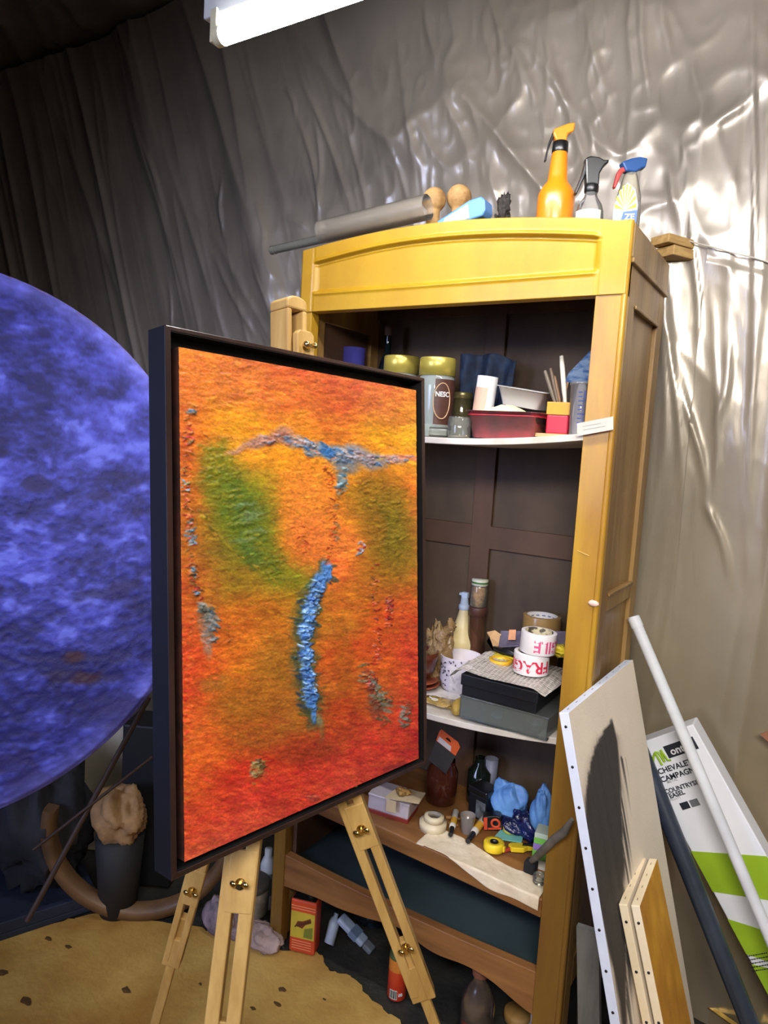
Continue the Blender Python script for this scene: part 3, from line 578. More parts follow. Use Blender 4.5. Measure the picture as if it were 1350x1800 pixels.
# mast: outer rounded outline with a slot
mb.prism([(-hw, -.62), (-.011, -.62), (-.011, zt-.020), (-hw, zt-.020)], dpt, 0, MF); mb.prism([(.011, -.62), (hw, -.62), (hw, zt-.020), (.011, zt-.020)], dpt, 0, MF)
mb.prism([(-hw, zt-.020)]+[(hw, zt-.020)]+arc(hw, zt-.010), dpt, 0, MF); mb.prism([(-.011, -.62), (.011, -.62), (.011, .0), (-.011, .0)], dpt, -.020, MF)
part('mast', mb, pine, easel, .003)
mb = MB(); mb.prism([(-.012, -.05), (.024, -.05), (.024, .028), (.018, .034), (-.006, .034), (-.012, .028)], .0, .012, MF); part('top_clamp', mb, pine, easel, .002)
def wing(P, F, s=1.0):
    o = np.array(P)-EO; f = fr(o, F[1], F[2], F[3]); b = MB()
    b.cyl(tofr(f, [0, 0, 0]), tofr(f, [0, 0, .012*s]), .0045*s, .0035*s, 12)
    for g in (-1, 1): b.ell(tofr(f, [g*.0085*s, .002*s, .010*s]), (.0065*s, .003*s, .005*s), 10, 6)
    b.cyl(tofr(f, [0, 0, -.001]), tofr(f, [0, 0, .0012]), .008*s, None, 14); return b
part('wing_nut', wing(M0+EO+PU*.006+PV*.008+PN*.012, MF), brass, easel)
part('apex_block', MB().bar(A0-EO-PU*.03-PV*.01, A0-EO+PU*.03-PV*.01, .07, .03, PN), pine, easel, .003)
def leg(foot, kn, split, wide=.016, gap=.011, flip=1):
    a = A0.copy(); b = np.array(foot, float); d = (b-a)/np.linalg.norm(b-a); s = np.cross(d, FW); s /= np.linalg.norm(s); s *= flip; nn = np.cross(s, d); nn *= np.sign(-(nn @ FW))
    t2 = tfor(a, b, split); mb = MB()
    for g in (-1, 1):
        o_ = s*g*(wide+gap)/2; mb.bar(a-EO+o_, a+(b-a)*(t2 if g > 0 else t2*.985)-EO+o_, wide, .026, nn)
    mb.bar(a+(b-a)*(t2-.06)-EO, a+(b-a)*t2-EO, wide*2+gap, .024, nn)
    lg = part('leg', mb, pine, easel, .002)
    part('sliding_leg', MB().bar(a+(b-a)*max(.1, t2-.10)-EO-nn*.004, b-EO, .018, .016, nn), pine, lg, .002)
    part('rubber_foot', MB().cyl(b-EO+np.array([0, 0, .0]), b-EO-d*.03, .013, .011, 12), mat('black_rubber', (24, 24, 26), .8), lg)
    for py in kn:
        t = tfor(a, b, py); P = a+(b-a)*t+nn*.015
        part('hinge_plate', MB().bar(P-EO-d*.045+s*.004-nn*.006, P-EO+d*.04+s*.004-nn*.006, wide*1.5+gap, .010, nn), pine, lg, .002) if py < 1700 and py != 1655 else None
        part('wing_nut', wing(P+s*.003, (0, s, -d, nn)), brass, lg)
    return lg
near_f = atz(425-.114*(2680-1500), 2680, -.006); far_f = atz(625+.375*(2060-1430), 2060, -.006); rear_f = atz(340-.28*(1900-1560), 1900, -.006)
leg(near_f, [1548], 1960, wide=.020, gap=.010); leg(far_f, [1449, 1655], 1750); leg(rear_f, [1553], 1690, wide=.012)

# ================================================================== fluorescent tube
tb = atd_ = C+ray(385, 65)*1.3; TX = tb[0]; TY = tb[1]; TZ = tb[2]
lamp = thing('fluorescent_light', 'lit white fluorescent tube in a plain batten fitting at the top of the room', 'light', (TX, TY, TZ))
white_metal = mat('white_enamel', (222, 226, 230), .35, c2=(205, 210, 216), scale=10)
part('tube', MB().cyl((.012, 0, 0), (1.19, 0, 0), .0165, None, 24), emis('tube_glow', (1.0, .97, .95), TUBE_STRENGTH), lamp)
part('end_cap', MB().cyl((-.004, 0, 0), (.012, 0, 0), .017, None, 24).box(-.012, .004, -.012, .012, -.012, .045), mat('cream_plastic', (226, 220, 190), .5), lamp, .001)
part('end_cap', MB().cyl((1.19, 0, 0), (1.206, 0, 0), .017, None, 24).box(1.198, 1.214, -.012, .012, -.012, .045), mat('cream_plastic', (0, 0, 0)), lamp, .001)
part('batten', MB().box(-.035, 1.24, -.008, .055, .035, .075), white_metal, lamp, .003)
for hx in (.2, 1.0): part('hanger', MB().tube([(hx, .02, .07), (hx, .02, CEIL_Z-TZ-.01)], .0015), white_metal, lamp)

# ================================================================== common builders
glass = clear('clear_glass', (236, 238, 232), .10, .05)
hazy = clear('hazy_plastic', (225, 225, 220), .42, .25)
def vessel(name, label, cat, pos, zb, prof, m, inner=None, im=None, rot=(0, 0, 0), group=None, pname='body', **kw):
    """prof: (r/R, z/H) pairs scaled with measured R and H"""
    x, y, h, r = pos; t = thing(name, label, cat, (x, y, zb), rot, group)
    part(pname, MB().lathe([(0, 0)]+[(a*r, b*h) for a, b in prof], 36, **kw), m, t)
    if inner: part('contents', MB().lathe([(0, .002)]+[(a*r*.94, b*h) for a, b in inner]+[(0, inner[-1][1]*h)], 30), im, t)
    return t, h, r
def lid(t, z, hh, r, m, ribs=0, name='lid'):
    b = MB(); b.lathe([(r*.9, z), (r, z+.001), (r, z+hh-.002), (r*.96, z+hh), (0, z+hh)], 40); return part(name, b, m, t)

# ------------------------------------------------------------------ on top of the cabinet
TOP = 1.797
orange = mat('orange_plastic', (232, 138, 24), .35, c2=(222, 124, 18), scale=4, coat=.3); blackp = mat('black_plastic', (26, 26, 28), .35, c2=(16, 16, 18), coat=.2)
pos = SY(947, 1011, 218, 330, .10, TOP); k = pos[2]
t, h, r = vessel('spray_bottle', 'tall orange spray bottle with slim neck and black trigger on the cabinet top', 'spray bottle', pos, TOP,
    [(.92, 0), (1, .02), (1, .38), (.97, .42), (.80, .47), (.56, .52), (.52, .56), (.44, .72), (.40, .76)], orange)
part('collar', MB().lathe([(.42*r, .755*h), (.44*r, .76*h), (.42*r, .84*h), (.38*r, .845*h)], 30), blackp, t)
hd = MB(); f = fr((0, 0, 0), (.85, .53, 0), (0, 0, 1), (.53, -.85, 0)); hd.prism([(-.30*r, .84*h), (.26*r, .84*h), (.30*r, .90*h), (.62*r, .925*h), (.66*r, .995*h), (.30*r, .985*h), (-.44*r, .935*h), (-.50*r, .90*h)], -.011, .011, f)
part('spray_head', hd, orange, t, .003)
part('trigger', MB().prism([(-.46*r, .93*h), (-.34*r, .90*h), (-.62*r, .80*h), (-.72*r, .68*h), (-.82*r, .68*h), (-.66*r, .83*h)], -.006, .006, f), blackp, t, .002)
pos = SY(1013, 1063, 278, 350, .10, TOP)
t, h, r = vessel('spray_bottle', 'clear spray bottle with a black trigger head between the orange and the blue-topped bottle', 'spray bottle', pos, TOP,
    [(.9, 0), (1, .02), (1, .26), (.95, .36), (.80, .44), (.5, .52), (.42, .56), (.40, .62)], clear('clear_bottle', (244, 244, 242), .14, .1, diff=(235, 235, 235)), [(1, .01), (1, .16)], mat('cloudy_water', (216, 216, 212), .3))
part('neck_ring', MB().lathe([(.45*r, .58*h), (.5*r, .60*h), (.5*r, .66*h), (.42*r, .68*h)], 30), blackp, t)
part('label', MB().lathe([(1.01*r, .16*h), (1.01*r, .34*h)], 30, ang=2.0, a0=-2.4), mat('paper_white', (222, 220, 214), .6), t)
text('mark', 'Y', .022, fr((-.35*r, -.97*r, .40*h), (1, 0, 0), (0, 0, 1), (0, -1, 0)), blackp, t)
f = fr((0, 0, 0), (.85, .53, 0), (0, 0, 1), (.53, -.85, 0)); part('spray_head', MB().prism([(-.46*r, .66*h), (.44*r, .66*h), (.42*r, .80*h), (.72*r, .90*h), (.95*r, .93*h), (.98*r, .97*h), (.6*r, .965*h), (.3*r, .99*h), (-.3*r, 1.0*h), (-.66*r, .97*h), (-.60*r, .88*h)], -.010, .010, f), blackp, t, .003)
part('trigger', MB().prism([(-.60*r, .96*h), (-.44*r, .86*h), (-.62*r, .74*h), (-1.05*r, .54*h), (-1.2*r, .56*h), (-.8*r, .78*h)], -.007, .007, f), blackp, t, .002)
pos = SY(1082, 1128, 278, 345, .14, TOP)
t, h, r = vessel('cleaner_bottle', 'clear cleaner bottle with blue head, red trigger and yellow sunburst label', 'spray bottle', pos, TOP,
    [(.92, 0), (1, .02), (1, .34), (.92, .55), (.55, .78), (.42, .82)], clear('clear_bottle2', (236, 234, 224), .22, .15, diff=(225, 220, 205)), pname='body', sy=.62)
lb = MB(); lab_w = [(-.82, .06), (.86, .06), (.90, .42), (.62, .60), (.0, .68), (-.5, .58), (-.86, .40)]
Fl = fr((0, -.64*r, 0), (.96, .28, 0), (0, 0, 1), (.28, -.96, 0)); sc = lambda p: [(a*r, b*h) for a, b in p]
part('label', MB().prism(sc(lab_w), 0, .0006, Fl), mat('label_pale_blue', (150, 170, 190), .5), t)
lm = MB()
for i in range(9):
    q = PI*(.06+.11*i); lm.prism(sc([(.05*math.cos(q), .36+.03*math.sin(q)), (.80*math.cos(q-.09), .36+.30*math.sin(q-.09)), (.80*math.cos(q+.09), .36+.30*math.sin(q+.09))]), .0006, .0011, Fl)
part('sunburst', lm, mat('lime_print', (196, 204, 20), .5), t); part('label_band', MB().prism(sc([(-.3, .20), (.88, .20), (.9, .36), (-.1, .34)]), .0008, .0013, Fl), mat('label_blue', (60, 104, 170), .5), t)
part('label_band', MB().prism(sc([(.0, .06), (.86, .06), (.87, .16), (-.05, .14)]), .0008, .0013, Fl), mat('label_yellow', (236, 226, 60), .5), t)
text('letters', 'ZE', .017, fr(tofr(Fl, [.36*r, .28*h, .0014]), Fl[1], Fl[2], Fl[3]), mat('print_white', (235, 235, 240), .5), t)
f = fr((0, 0, 0), (.80, .60, 0), (0, 0, 1), (.60, -.80, 0)); part('spray_head', MB().prism([(-.5*r, .82*h), (.3*r, .82*h), (.7*r, .87*h), (1.0*r, .88*h), (1.1*r, .99*h), (.5*r, 1.0*h), (-.2*r, .97*h), (-.9*r, .92*h)], -.010, .010, f), mat('blue_plastic', (36, 78, 138), .4), t, .003)
part('trigger', MB().prism([(-.9*r, .86*h), (-.3*r, .90*h), (-.35*r, .84*h), (-.75*r, .80*h), (-1.15*r, .62*h), (-1.3*r, .64*h), (-1.1*r, .80*h)], -.006, .006, f), mat('red_plastic', (176, 60, 56), .4), t, .002)
# clear rolled tube leaning along the arch, thinner tube behind
def onY(px, py, Y): return aty(px, py, Y)
a = onY(565, 408, .05); b = onY(752, 364, .05); r = .028
t = thing('plastic_tube', 'wide clear plastic roll lying along the left part of the cabinet top', 'tube', a)
hz2 = clear('dusty_plastic', (240, 236, 228), .22, .25, diff=(206, 198, 186)); d = (b-a)/np.linalg.norm(b-a)
part('outer_sleeve', MB().cyl((0, 0, 0), b-a, r, None, 36, cap=False).cyl((0, 0, 0), b-a, r-.0015, None, 36, cap=False), hz2, t)
part('inner_roll', MB().cyl(np.array([.0, 0, -.008]), (b-a)*.55+np.array([0, 0, -.008]), r*.55, None, 24, cap=False), hz2, t)
a2 = onY(478, 440, .12); b2 = onY(600, 412, .10)
solo('thin_tube', MB().cyl((0, 0, 0), b2-a2, .0115, None, 20).cyl(-(b2-a2)*.004, (b2-a2)*.05, .0125, None, 20), clear('greenish_tube', (200, 202, 192), .45, .25, diff=(160, 160, 150)), 'thin grey tube poking out left of the cabinet top behind the clear roll', 'tube', a2)
tan = mat('tan_cork', (196, 158, 104), .7, c2=(150, 112, 66), scale=30, bump=.2)
for (l, rr_, pt, pm, Y, lab) in ((742, 784, 330, 355, .13, 'round-headed tan wooden bulb right behind the end of the clear roll'), (785, 829, 325, 350, .16, 'round-headed tan wooden bulb next to the blue packet')):
    pos = SY(l, rr_, pt, pm, Y, TOP); x, y, h, r = pos; hb = h-2*r
    mb = MB().lathe([(0, 0), (r*.6, 0), (r*.55, hb*.8)]+[(r*max(.55 if q < .6 else 0, math.sin(q)), hb+r-r*math.cos(q)) for q in np.linspace(.5, PI, 14)], 28)
    solo('wooden_bulb', mb, tan, lab, 'wooden knob', (x, y, TOP), group='tan bulbs on the cabinet top')
a = onY(775, 392, .045); b = onY(853, 366, .045); d = (b-a)/np.linalg.norm(b-a); f = fr((0, 0, 0), d, np.cross([0, 1., 0], d)*-1, (0, -1, 0)); L = np.linalg.norm(b-a)
if f[2][2] < 0: f = (f[0], f[1], -f[2], f[3])
t = thing('blue_packet', 'small light blue packet with white label lying on the middle of the arch', 'packet', a)
part('body', MB().prism([(0, -.022), (L, -.022), (L+.008, -.012), (L+.009, .010), (L, .020), (L*.75, .020), (.0, -.002)], -.02, .02, f), mat('sky_plastic', (84, 140, 210), .4), t, .003)
part('label', MB().prism([(.012, -.018), (L*.72, -.018), (L*.72, .012), (.02, -.002)], .0202, .0208, f), mat('paper_white', (0, 0, 0)), t)
pos = SY(868, 903, 340, 360, .12, TOP)
mb = MB().ell((0, 0, pos[2]*.32), (pos[3]*.8, pos[3]*.8, pos[2]*.34), noise=.35, seed=3).ell((pos[3]*.1, 0, pos[2]*.78), (pos[3]*.55, pos[3]*.55, pos[2]*.22), noise=.4, seed=5).ell((-pos[3]*.5, 0, pos[2]*.5), (pos[3]*.45, pos[3]*.45, pos[2]*.16), noise=.4, seed=6)
solo('dark_figurine', mb, mat('charred', (58, 52, 48), .8, c2=(28, 26, 26), scale=40, bump=.6), 'small dark crumpled figurine between the blue packet and the orange bottle', 'figurine', (pos[0], pos[1], TOP))
P = aty(1150, 425, .38); b = MB().box(-.01, .042, 0, .12, -.006, .014); b.box(-.01, .042, .02, .12, -.03, -.008)
solo('wooden_block', b, mat('raw_wood', (196, 162, 104), .6, c2=(160, 124, 76), scale=12, stretch=(6, 1, 6)), 'short raw wooden block sticking out behind the right end of the cabinet top', 'wood block', (.752, .345, 1.852), (0, 0, -.5), .002)

# ------------------------------------------------------------------ upper shelf
def zu(p): return float(zU(p[0]))+.0006
gold = mat('gold_lid', (196, 176, 84), .3, .45, c2=(180, 168, 80), scale=10)
for (l, r_, pt, Y, lab) in ((671, 733, 626, .13, 'coffee jar with gold lid half hidden behind the frame corner'), (734, 798, 629, .10, 'tall coffee jar with gold lid and brown label, in full view on the upper shelf')):
    pos = SY(l, r_, pt, 700, Y, 0); z = zu(pos); pos = (pos[0], pos[1], pos[2]-z, pos[3])
    t, h, r = vessel('coffee_jar', lab, 'jar', pos, z, [(.80, 0), (.86, .02), (.84, .12), (.90, .17), (.97, .55), (.98, .74), (.88, .78)], clear('jar_glass', (210, 214, 208), .45, .08, diff=(190, 198, 196)), [(.95, .01), (.93, .74)], mat('foil_grey', (176, 186, 180), .35, .2, c2=(140, 150, 146), scale=14), group='coffee jars on the upper shelf')
    lid(t, .765*h, .225*h, r, gold)
    part('label', MB().lathe([(.91*r, .16*h), (.985*r, .52*h), (.99*r, .72*h)], 24, ang=1.9, a0=-1.15), mat('brown_label', (86, 50, 38), .5, c2=(60, 34, 28), scale=10), t)
    part('label_ring', MB().tube([(1.0*r*math.sin(q+.86), -1.0*r*math.cos(q+.86), h*(.45+.22*math.sin(e))) for e in np.linspace(0, 2*PI, 28) for q in [.50*math.cos(e)]], .0012, 6), mat('pale_gold', (206, 170, 130), .4), t)
    F = fr((r*1.0*math.sin(.86), -r*1.0*math.cos(.86), .53*h), (math.cos(.86), math.sin(.86), 0), (0, 0, 1), (math.sin(.86), -math.cos(.86), 0))
    text('letters', 'NESC', .016, F, mat('print_white', (0, 0, 0)), t, bend=r, sx=.9)
pos = SY(600, 641, 612, 640, .20, 0); z = zu(pos); x, y, h, r = pos; h -= z
vessel('purple_cup', 'violet blue plastic cup behind the top edge of the frame', 'cup', (x, y, h, r), z, [(.85, 0), (.9, .02), (1, 1), (.95, 1), (.86, .03), (0, .03)], mat('violet_plastic', (86, 84, 190), .5))
pos = SY(664, 696, 590, 640, .25, 0); z = zu(pos); x, y, h, r = pos; h -= z
t, h, r = vessel('glass_bottle', 'dark green glass bottle with brown cork at the back of the upper shelf', 'bottle', (x, y, h, r), z, [(.95, 0), (1, .02), (1, .6), (.75, .72), (.36, .82), (.34, .97), (.4, 1)], clear('dark_glass', (40, 60, 60), .6, .06, diff=(20, 34, 36)))
part('cork', MB().lathe([(0, .97*h), (.34*r, .97*h), (.48*r, 1.06*h), (.44*r, 1.10*h), (0, 1.10*h)], 20), mat('dark_cork', (84, 60, 48), .8), t)
pos = SY(792, 830, 690, 725, .22, 0); z = zu(pos); x, y, h, r = pos; h -= z
t, h, r = vessel('glass_jar', 'brownish glass jar with metal lid behind the small clear jar', 'jar', (x, y, h, r), z, [(.9, 0), (1, .05), (1, .8), (.9, .86)], clear('amber_glass', (190, 180, 130), .35, .08, diff=(120, 112, 80)), [(1, .02), (1, .45)], mat('jar_green', (84, 100, 84), .6)); lid(t, .86*h, .14*h, r*.95, mat('dull_gold', (150, 140, 96), .35, .6))
pos = SY(787, 828, 733, 750, .035, 0); z = zu(pos); x, y, h, r = pos; h -= z
t, h, r = vessel('glass_jar', 'small empty clear glass jar in front at the left of the red dish', 'jar', (x, y, h, r), z, [(.86, 0), (.96, .06), (1, .2), (1, .85), (.93, .9), (.93, 1)], glass, [(.95, .02), (.9, .12)], mat('dry_residue', (190, 180, 160), .6))
pos = SY(752, 786, 752, 762, .035, 0); z = zu(pos); x, y, h, r = pos
solo('small_glass_bottle', MB().cyl((-.02, 0, .012), (.02, .01, .012), .011, None, 18).cyl((.02, .01, .012), (.032, .013, .012), .006, None, 14), glass, 'little glass bottle lying at the frame edge on the upper shelf', 'bottle', (x, y, z))
# red dish with cloth, tub, white tube
pd = aty(895, 745, .085); z = zu(pd); wt = depth(pd)*132/CAMF/2; dd_ = thing('glass_dish', 'clear glass dish filled with red, low in front of the white tub', 'dish', (pd[0], pd[1], z))
hD = float(aty(895, 727, .085)[2])-z
def tray(w0, w1, d0, d1, h, t=.002, n=8):
    def ring(w, d, zz, k=.25):
        return [(math.copysign(abs(math.cos(q))**k, math.cos(q))*w, math.copysign(abs(math.sin(q))**k, math.sin(q))*d, zz) for q in np.linspace(0, 2*PI, 41)[:-1]]
    R = [ring(w0*.98, d0*.98, 0), ring(w0, d0, .003), ring(w1, d1, h), ring(w1+.004, d1+.004, h), ring(w1+.004, d1+.004, h+t), ring(w1-t, d1-t, h+t), ring(w0-t, d0-t, .004)]
    b = MB(); vs = [p for r in R for p in r]; m = 40; b.add(vs, [(j*m+i, j*m+(i+1) % m, (j+1)*m+(i+1) % m, (j+1)*m+i) for j in range(len(R)-1) for i in range(m)], True)
    b.add(R[0], [tuple(range(39, -1, -1))]); b.add(R[-1], [tuple(range(40))]); return b
part('dish', tray(wt*.86, wt, .045, .055, hD), clear('dish_glass', (250, 240, 240), .05, .05), dd_)
part('red_paste', tray(wt*.845, wt*.945, .0435, .052, hD*.86), mat('red_gel', (214, 44, 66), .35, c2=(150, 30, 44), scale=18), dd_)
X_, Y_ = np.meshgrid(np.linspace(-1, 1, 40), np.linspace(-1, 1, 20)); zz_ = .016*(1-X_**2).clip(0)*(1-Y_**2).clip(0)**.5+.008*(fbm(X_*3+3, Y_*3, 3)-.5)
o = solo('crumpled_cloth', MB().grid(np.stack([X_*.05, Y_*.03, zz_], -1), th=(0, 0, -.004)), mat('cream_cloth', (238, 226, 178), .8, c2=(230, 196, 96), scale=14, lo=.3, hi=.45), 'cream and yellow crumpled cloth lying over the red dish', 'cloth', (pd[0]-.01, pd[1]-.005, z+hD+.002))
p0 = aty(846, 740, .125); p1 = aty(858, 662, .125); r = depth(p0)*36/CAMF/2; d = (p1-p0)
t = thing('white_tube', 'white plastic canister with peach label leaning in the dish', 'tube', p0)
part('body', MB().cyl((0, 0, 0), d, r, r*1.0, 32), mat('white_plastic', (236, 236, 240), .4, c2=(224, 226, 234), scale=5), t, .003)
q_ = d/np.linalg.norm(d); fa = np.cross(q_, (0, 1., 0)); fa /= np.linalg.norm(fa)
Fq = fr((0, 0, 0), fa, np.cross(q_, fa), q_)
part('label', MB().lathe([(r*1.01, .012), (r*1.01, np.linalg.norm(d)*.74)], 20, Fq, ang=1.7, a0=PI*.15+PI*.0), mat('peach_label', (222, 184, 160), .6), t)
pt_ = aty(922, 716, .15); t = thing('plastic_tub', 'empty translucent white food tub tipped behind the red dish', 'tub', (pt_[0], pt_[1], pt_[2]), (0.05, .14, 0))
wt2 = depth(pt_)*88/CAMF/2; part('tub', tray(wt2*.78, wt2, .035, .045, float(aty(922, 686, .15)[2]-pt_[2])), clear('milky', (236, 236, 236), .72, .3, diff=(214, 212, 210)), t)
# brush pot
pp = aty(983, 730, .10); z = zu(pp)+.008; solo('wooden_slip', MB().box(-.038, .038, -.03, .03, 0, .008), mat('light_wood', (214, 170, 120), .6), 'small flat wooden slip under the square brush pot', 'board', (pp[0], pp[1]-.01, z-.008), (0, 0, .1))
wp = depth(pp)*38/CAMF/2; hp = float(aty(983, 708, .10)[2])-z
t = thing('brush_pot', 'square pot with red base and yellow rim holding brushes', 'pot', (pp[0], pp[1], z), (0, 0, .2))
part('base', MB().box(-wp, wp, -wp, wp, 0, hp*.6), mat('magenta_red', (196, 36, 66), .4), t, .003); part('rim', MB().box(-wp*1.04, wp*1.04, -wp*1.04, -wp*.9, hp*.6, hp).box(-wp*1.04, wp*1.04, wp*.9, wp*1.04, hp*.6, hp).box(-wp*1.04, -wp*.9, -wp, wp, hp*.6, hp).box(wp*.9, wp*1.04, -wp, wp, hp*.6, hp), mat('ochre_yellow', (206, 158, 40), .4), t, .001)
for (x0, y0, x1, y1, rr, m, lab, nm) in ((977, 712, 958, 652, .0045, ('grey_handle', (110, 98, 84)), 'dark wooden brush handle leaning left in the square pot', 'brush'), (981, 712, 968, 648, .0045, ('dark_handle', (96, 78, 62)), 'flat brown handle next to the white stick in the pot', 'brush'), (985, 712, 975, 662, .004, ('brown_handle', (120, 88, 60)), 'short brown handle in the middle of the square pot', 'brush'), (994, 714, 987, 626, .0055, ('ivory', (226, 220, 206)), 'tall ivory white stick standing in the square pot', 'stick'), (989, 712, 998, 672, .003, ('tan_handle', (150, 116, 80)), 'thin tan handle leaning right in the pot', 'brush')):
    a = aty(x0, y0, .10); b = aty(x1, y1, .115)
    mb = MB().tube([(0, 0, 0), (b-a)*.3, (b-a)*.8, (b-a)], [rr*.6, rr, rr, rr*.8], 8); solo(nm, mb, mat(m[0], m[1], .5), lab, nm, a, group='brushes in the square pot' if nm == 'brush' else None)
pos = SY(1000, 1041, 672, 710, .07, 0); z = zu(pos); x, y, h, r = pos; h -= z
t, h, r = vessel('measuring_cup', 'clear plastic cup with blue measuring marks at the right end of the upper shelf', 'cup', (x, y, h, r), z, [(.74, 0), (.78, .02), (.94, .94), (1.02, .95), (1.02, .99), (.92, .99), (.76, .04)], clear('cup_plastic', (246, 247, 250), .2, .1, diff=(235, 236, 242)))
bm = mat('blue_mark', (50, 80, 170), .5)
mb = MB()
for i in range(9): mb.lathe([(.80*r+.02*i*r*.9+.0006, (.15+.08*i)*h), (.80*r+.02*i*r*.9+.0008, (.165+.08*i)*h)], 6, ang=.35 if i % 3 else .6, a0=-1.5)
part('scale_marks', mb, bm, t); part('stirring_strip', MB().bar((.2*r, .1*r, .02), (.35*r, .2*r, .85*h), .008, .003, (0, 1, 0)), mat('blue_strip', (60, 90, 190), .4), t)
# blue painted papers and cloth at the back
bluep = mat('blue_painted_paper', (66, 108, 168), .6, c2=(150, 176, 206), scale=26, lo=.45, hi=.6, stretch=(1, 1, 3))
P = [aty(a, b, .27) for a, b in ((1042, 612), (1042, 672), (992, 672), (1000, 655))]
mb = MB().prism([(p-P[0])[[0, 2]] for p in P], 0, .004, fr((0, 0, 0), (1, 0, 0), (0, 0, 1), (0, 1, 0))); solo('painted_card', mb, bluep, 'blue and white painted card standing at the back right of the upper shelf', 'card', P[0])
P0 = aty(862, 660, .26); z = zu(P0); X_, T_ = np.meshgrid(np.linspace(0, 1, 60), np.linspace(0, 1, 40))
wl = np.array([aty(808, 620, .26)[0], aty(912, 640, .26)[0]]); zt_ = aty(860, 622, .26)[2]; xm = (wl[0]+wl[1])/2
Xw = xm+(X_-.5)*(wl[1]-wl[0])*(1-.45*T_); Zw = zt_-.02*ss(.6, 1, X_)*(1-T_)+(z-zt_)*T_; Yw = .27-.02*fbm(X_*6, T_*3, 3)-.012*np.sin(X_*14+T_*3)
solo('navy_cloth', MB().grid(np.stack([Xw-xm, Yw-.26, Zw-z], -1), th=(0, .003, 0)), mat('navy_fabric', (40, 58, 88), .75, c2=(24, 32, 50), scale=30), 'dark navy blue gathered cloth at the back of the upper shelf', 'cloth', (xm, .26, z))
P = aty(1046, 750, -.012); f = fr((0, 0, 0), (.97, .0, .22), (-.22, 0, .97), (0, -1, 0))
t = thing('paper_tag', 'small white paper tag tilted at the right end of the upper shelf', 'tag', P); part('tag', MB().prism([(-.037, -.012), (.034, -.012), (.037, .013), (-.034, .013)], 0, .0008, f), mat('tag_white', (205, 200, 190), .6), t)
part('printed_line', MB().prism([(-.024, -.003), (.020, -.003), (.020, -.0015), (-.024, -.0015)], .0009, .0012, f).prism([(-.024, .004), (.012, .004), (.012, .0052), (-.024, .0052)], .0009, .0012, f), mat('print_grey', (170, 168, 164), .6), t)

# ------------------------------------------------------------------ middle shelf
def onb(px, py, zf, k=4):
    P = atz(px, py, .6)
    z = .6
    for _ in range(8): P = atz(px, py, z); z = float(zf(P[0]))
    return np.array([P[0], P[1], z])
def Sb(l, r, pt, pb, zf): z = onb((l+r)/2, pb, zf)[2]; x, y, h, rr = S(l, r, pt, pb, z); return x, y, h, rr, z
ZT = .7745
t = thing('organizer_box', 'long clear plastic compartment box under the black box on the middle shelf', 'box', (.516, -.012, ZT-.008))
oc = clear('organizer_plastic', (232, 238, 238), .13, .12, diff=(200, 206, 206)); L_, Dp, h_ = .200, .31, .046
b = MB().box(0, L_, 0, Dp, 0, .003); b.box(0, L_, 0, .002, 0, h_); b.box(0, L_, Dp-.002, Dp, 0, h_); b.box(0, .002, 0, Dp, 0, h_); b.box(L_-.002, L_, 0, Dp, 0, h_); part('tray', b, oc, t)
b = MB()
for i in (1, 2, 3): b.box(L_*i/4, L_*i/4+.0015, .002, Dp-.002, .003, h_-.002)
part('divider', b, oc, t); part('lid', MB().box(-.002, L_+.002, -.002, Dp+.002, h_, h_+.003), oc, t, .001)
part('contents', MB().ell((.075, .04, .010), (.016, .02, .007)).ell((.15, .06, .008), (.02, .018, .006)), mat('grey_blue_bits', (70, 84, 100), .5), t)
zb2 = ZT-.008+h_+.004
t = thing('black_box', 'shallow black lidded box on the clear compartment box', 'box', (.514, -.014, zb2), (0, 0, .0)); bk = mat('black_card', (16, 19, 28), .45, c2=(10, 12, 18))
part('base', MB().box(.003, .174, .003, .150, 0, .042), bk, t, .002); part('lid', MB().box(0, .177, 0, .153, .022, .047), bk, t, .002)
zt3 = zb2+.047
# bubble wrap over it
xs_ = np.linspace(-.035, .195, 240); ys_ = np.linspace(-.010, .20, 220); X_, Y_ = np.meshgrid(xs_, ys_)
drop = -.030*ss(.0, -.035, X_)**1.2-.01*ss(.165, .195, X_)-.008*ss(.13, .2, Y_)
bub = .0014*(np.sin(X_*PI/.0095+Y_*30)**2*np.sin(Y_*PI/.0095)**2)
Zs = .006+drop+bub+.012*ss(.08, -.02, X_)*(fbm(X_*40, Y_*26, 3))+.004*fbm(X_*26, Y_*30, 3)
bubm = clear('bubble_wrap', (246, 242, 238), .55, .06, diff=(240, 232, 226), bump=.35, bscale=60)
solo('bubble_wrap', MB().grid(np.stack([X_, Y_, Zs], -1)), bubm, 'crumpled sheet of bubble wrap lying over the black box', 'bubble wrap', (.514, -.012, zt3))
ztw = zt3+.012
def tape(x, y, z, r, h, mo, mi, lab, grp=None, rin=.72, rot=(0, 0, 0), side=None):
    t = thing('tape_roll', lab, 'tape', (x, y, z), rot, grp)
    part('tape', MB().lathe([(r*.80, 0), (r, .0005), (r, h-.0005), (r*.80, h)], 48), mo, t, .0005)
    part('core', MB().lathe([(r*.80, h), (r*rin, h-.0006), (r*rin, .0006), (r*.80, 0)], 48), mi, t); return t
tapew = mat('white_tape', (236, 232, 236), .35, c2=(226, 220, 226), scale=5, coat=.3); card = mat('printed_core', (190, 180, 150), .6, c2=(70, 62, 52), scale=55, lo=.42, hi=.5, detail=2)
redp = mat('red_print', (214, 50, 84), .45)
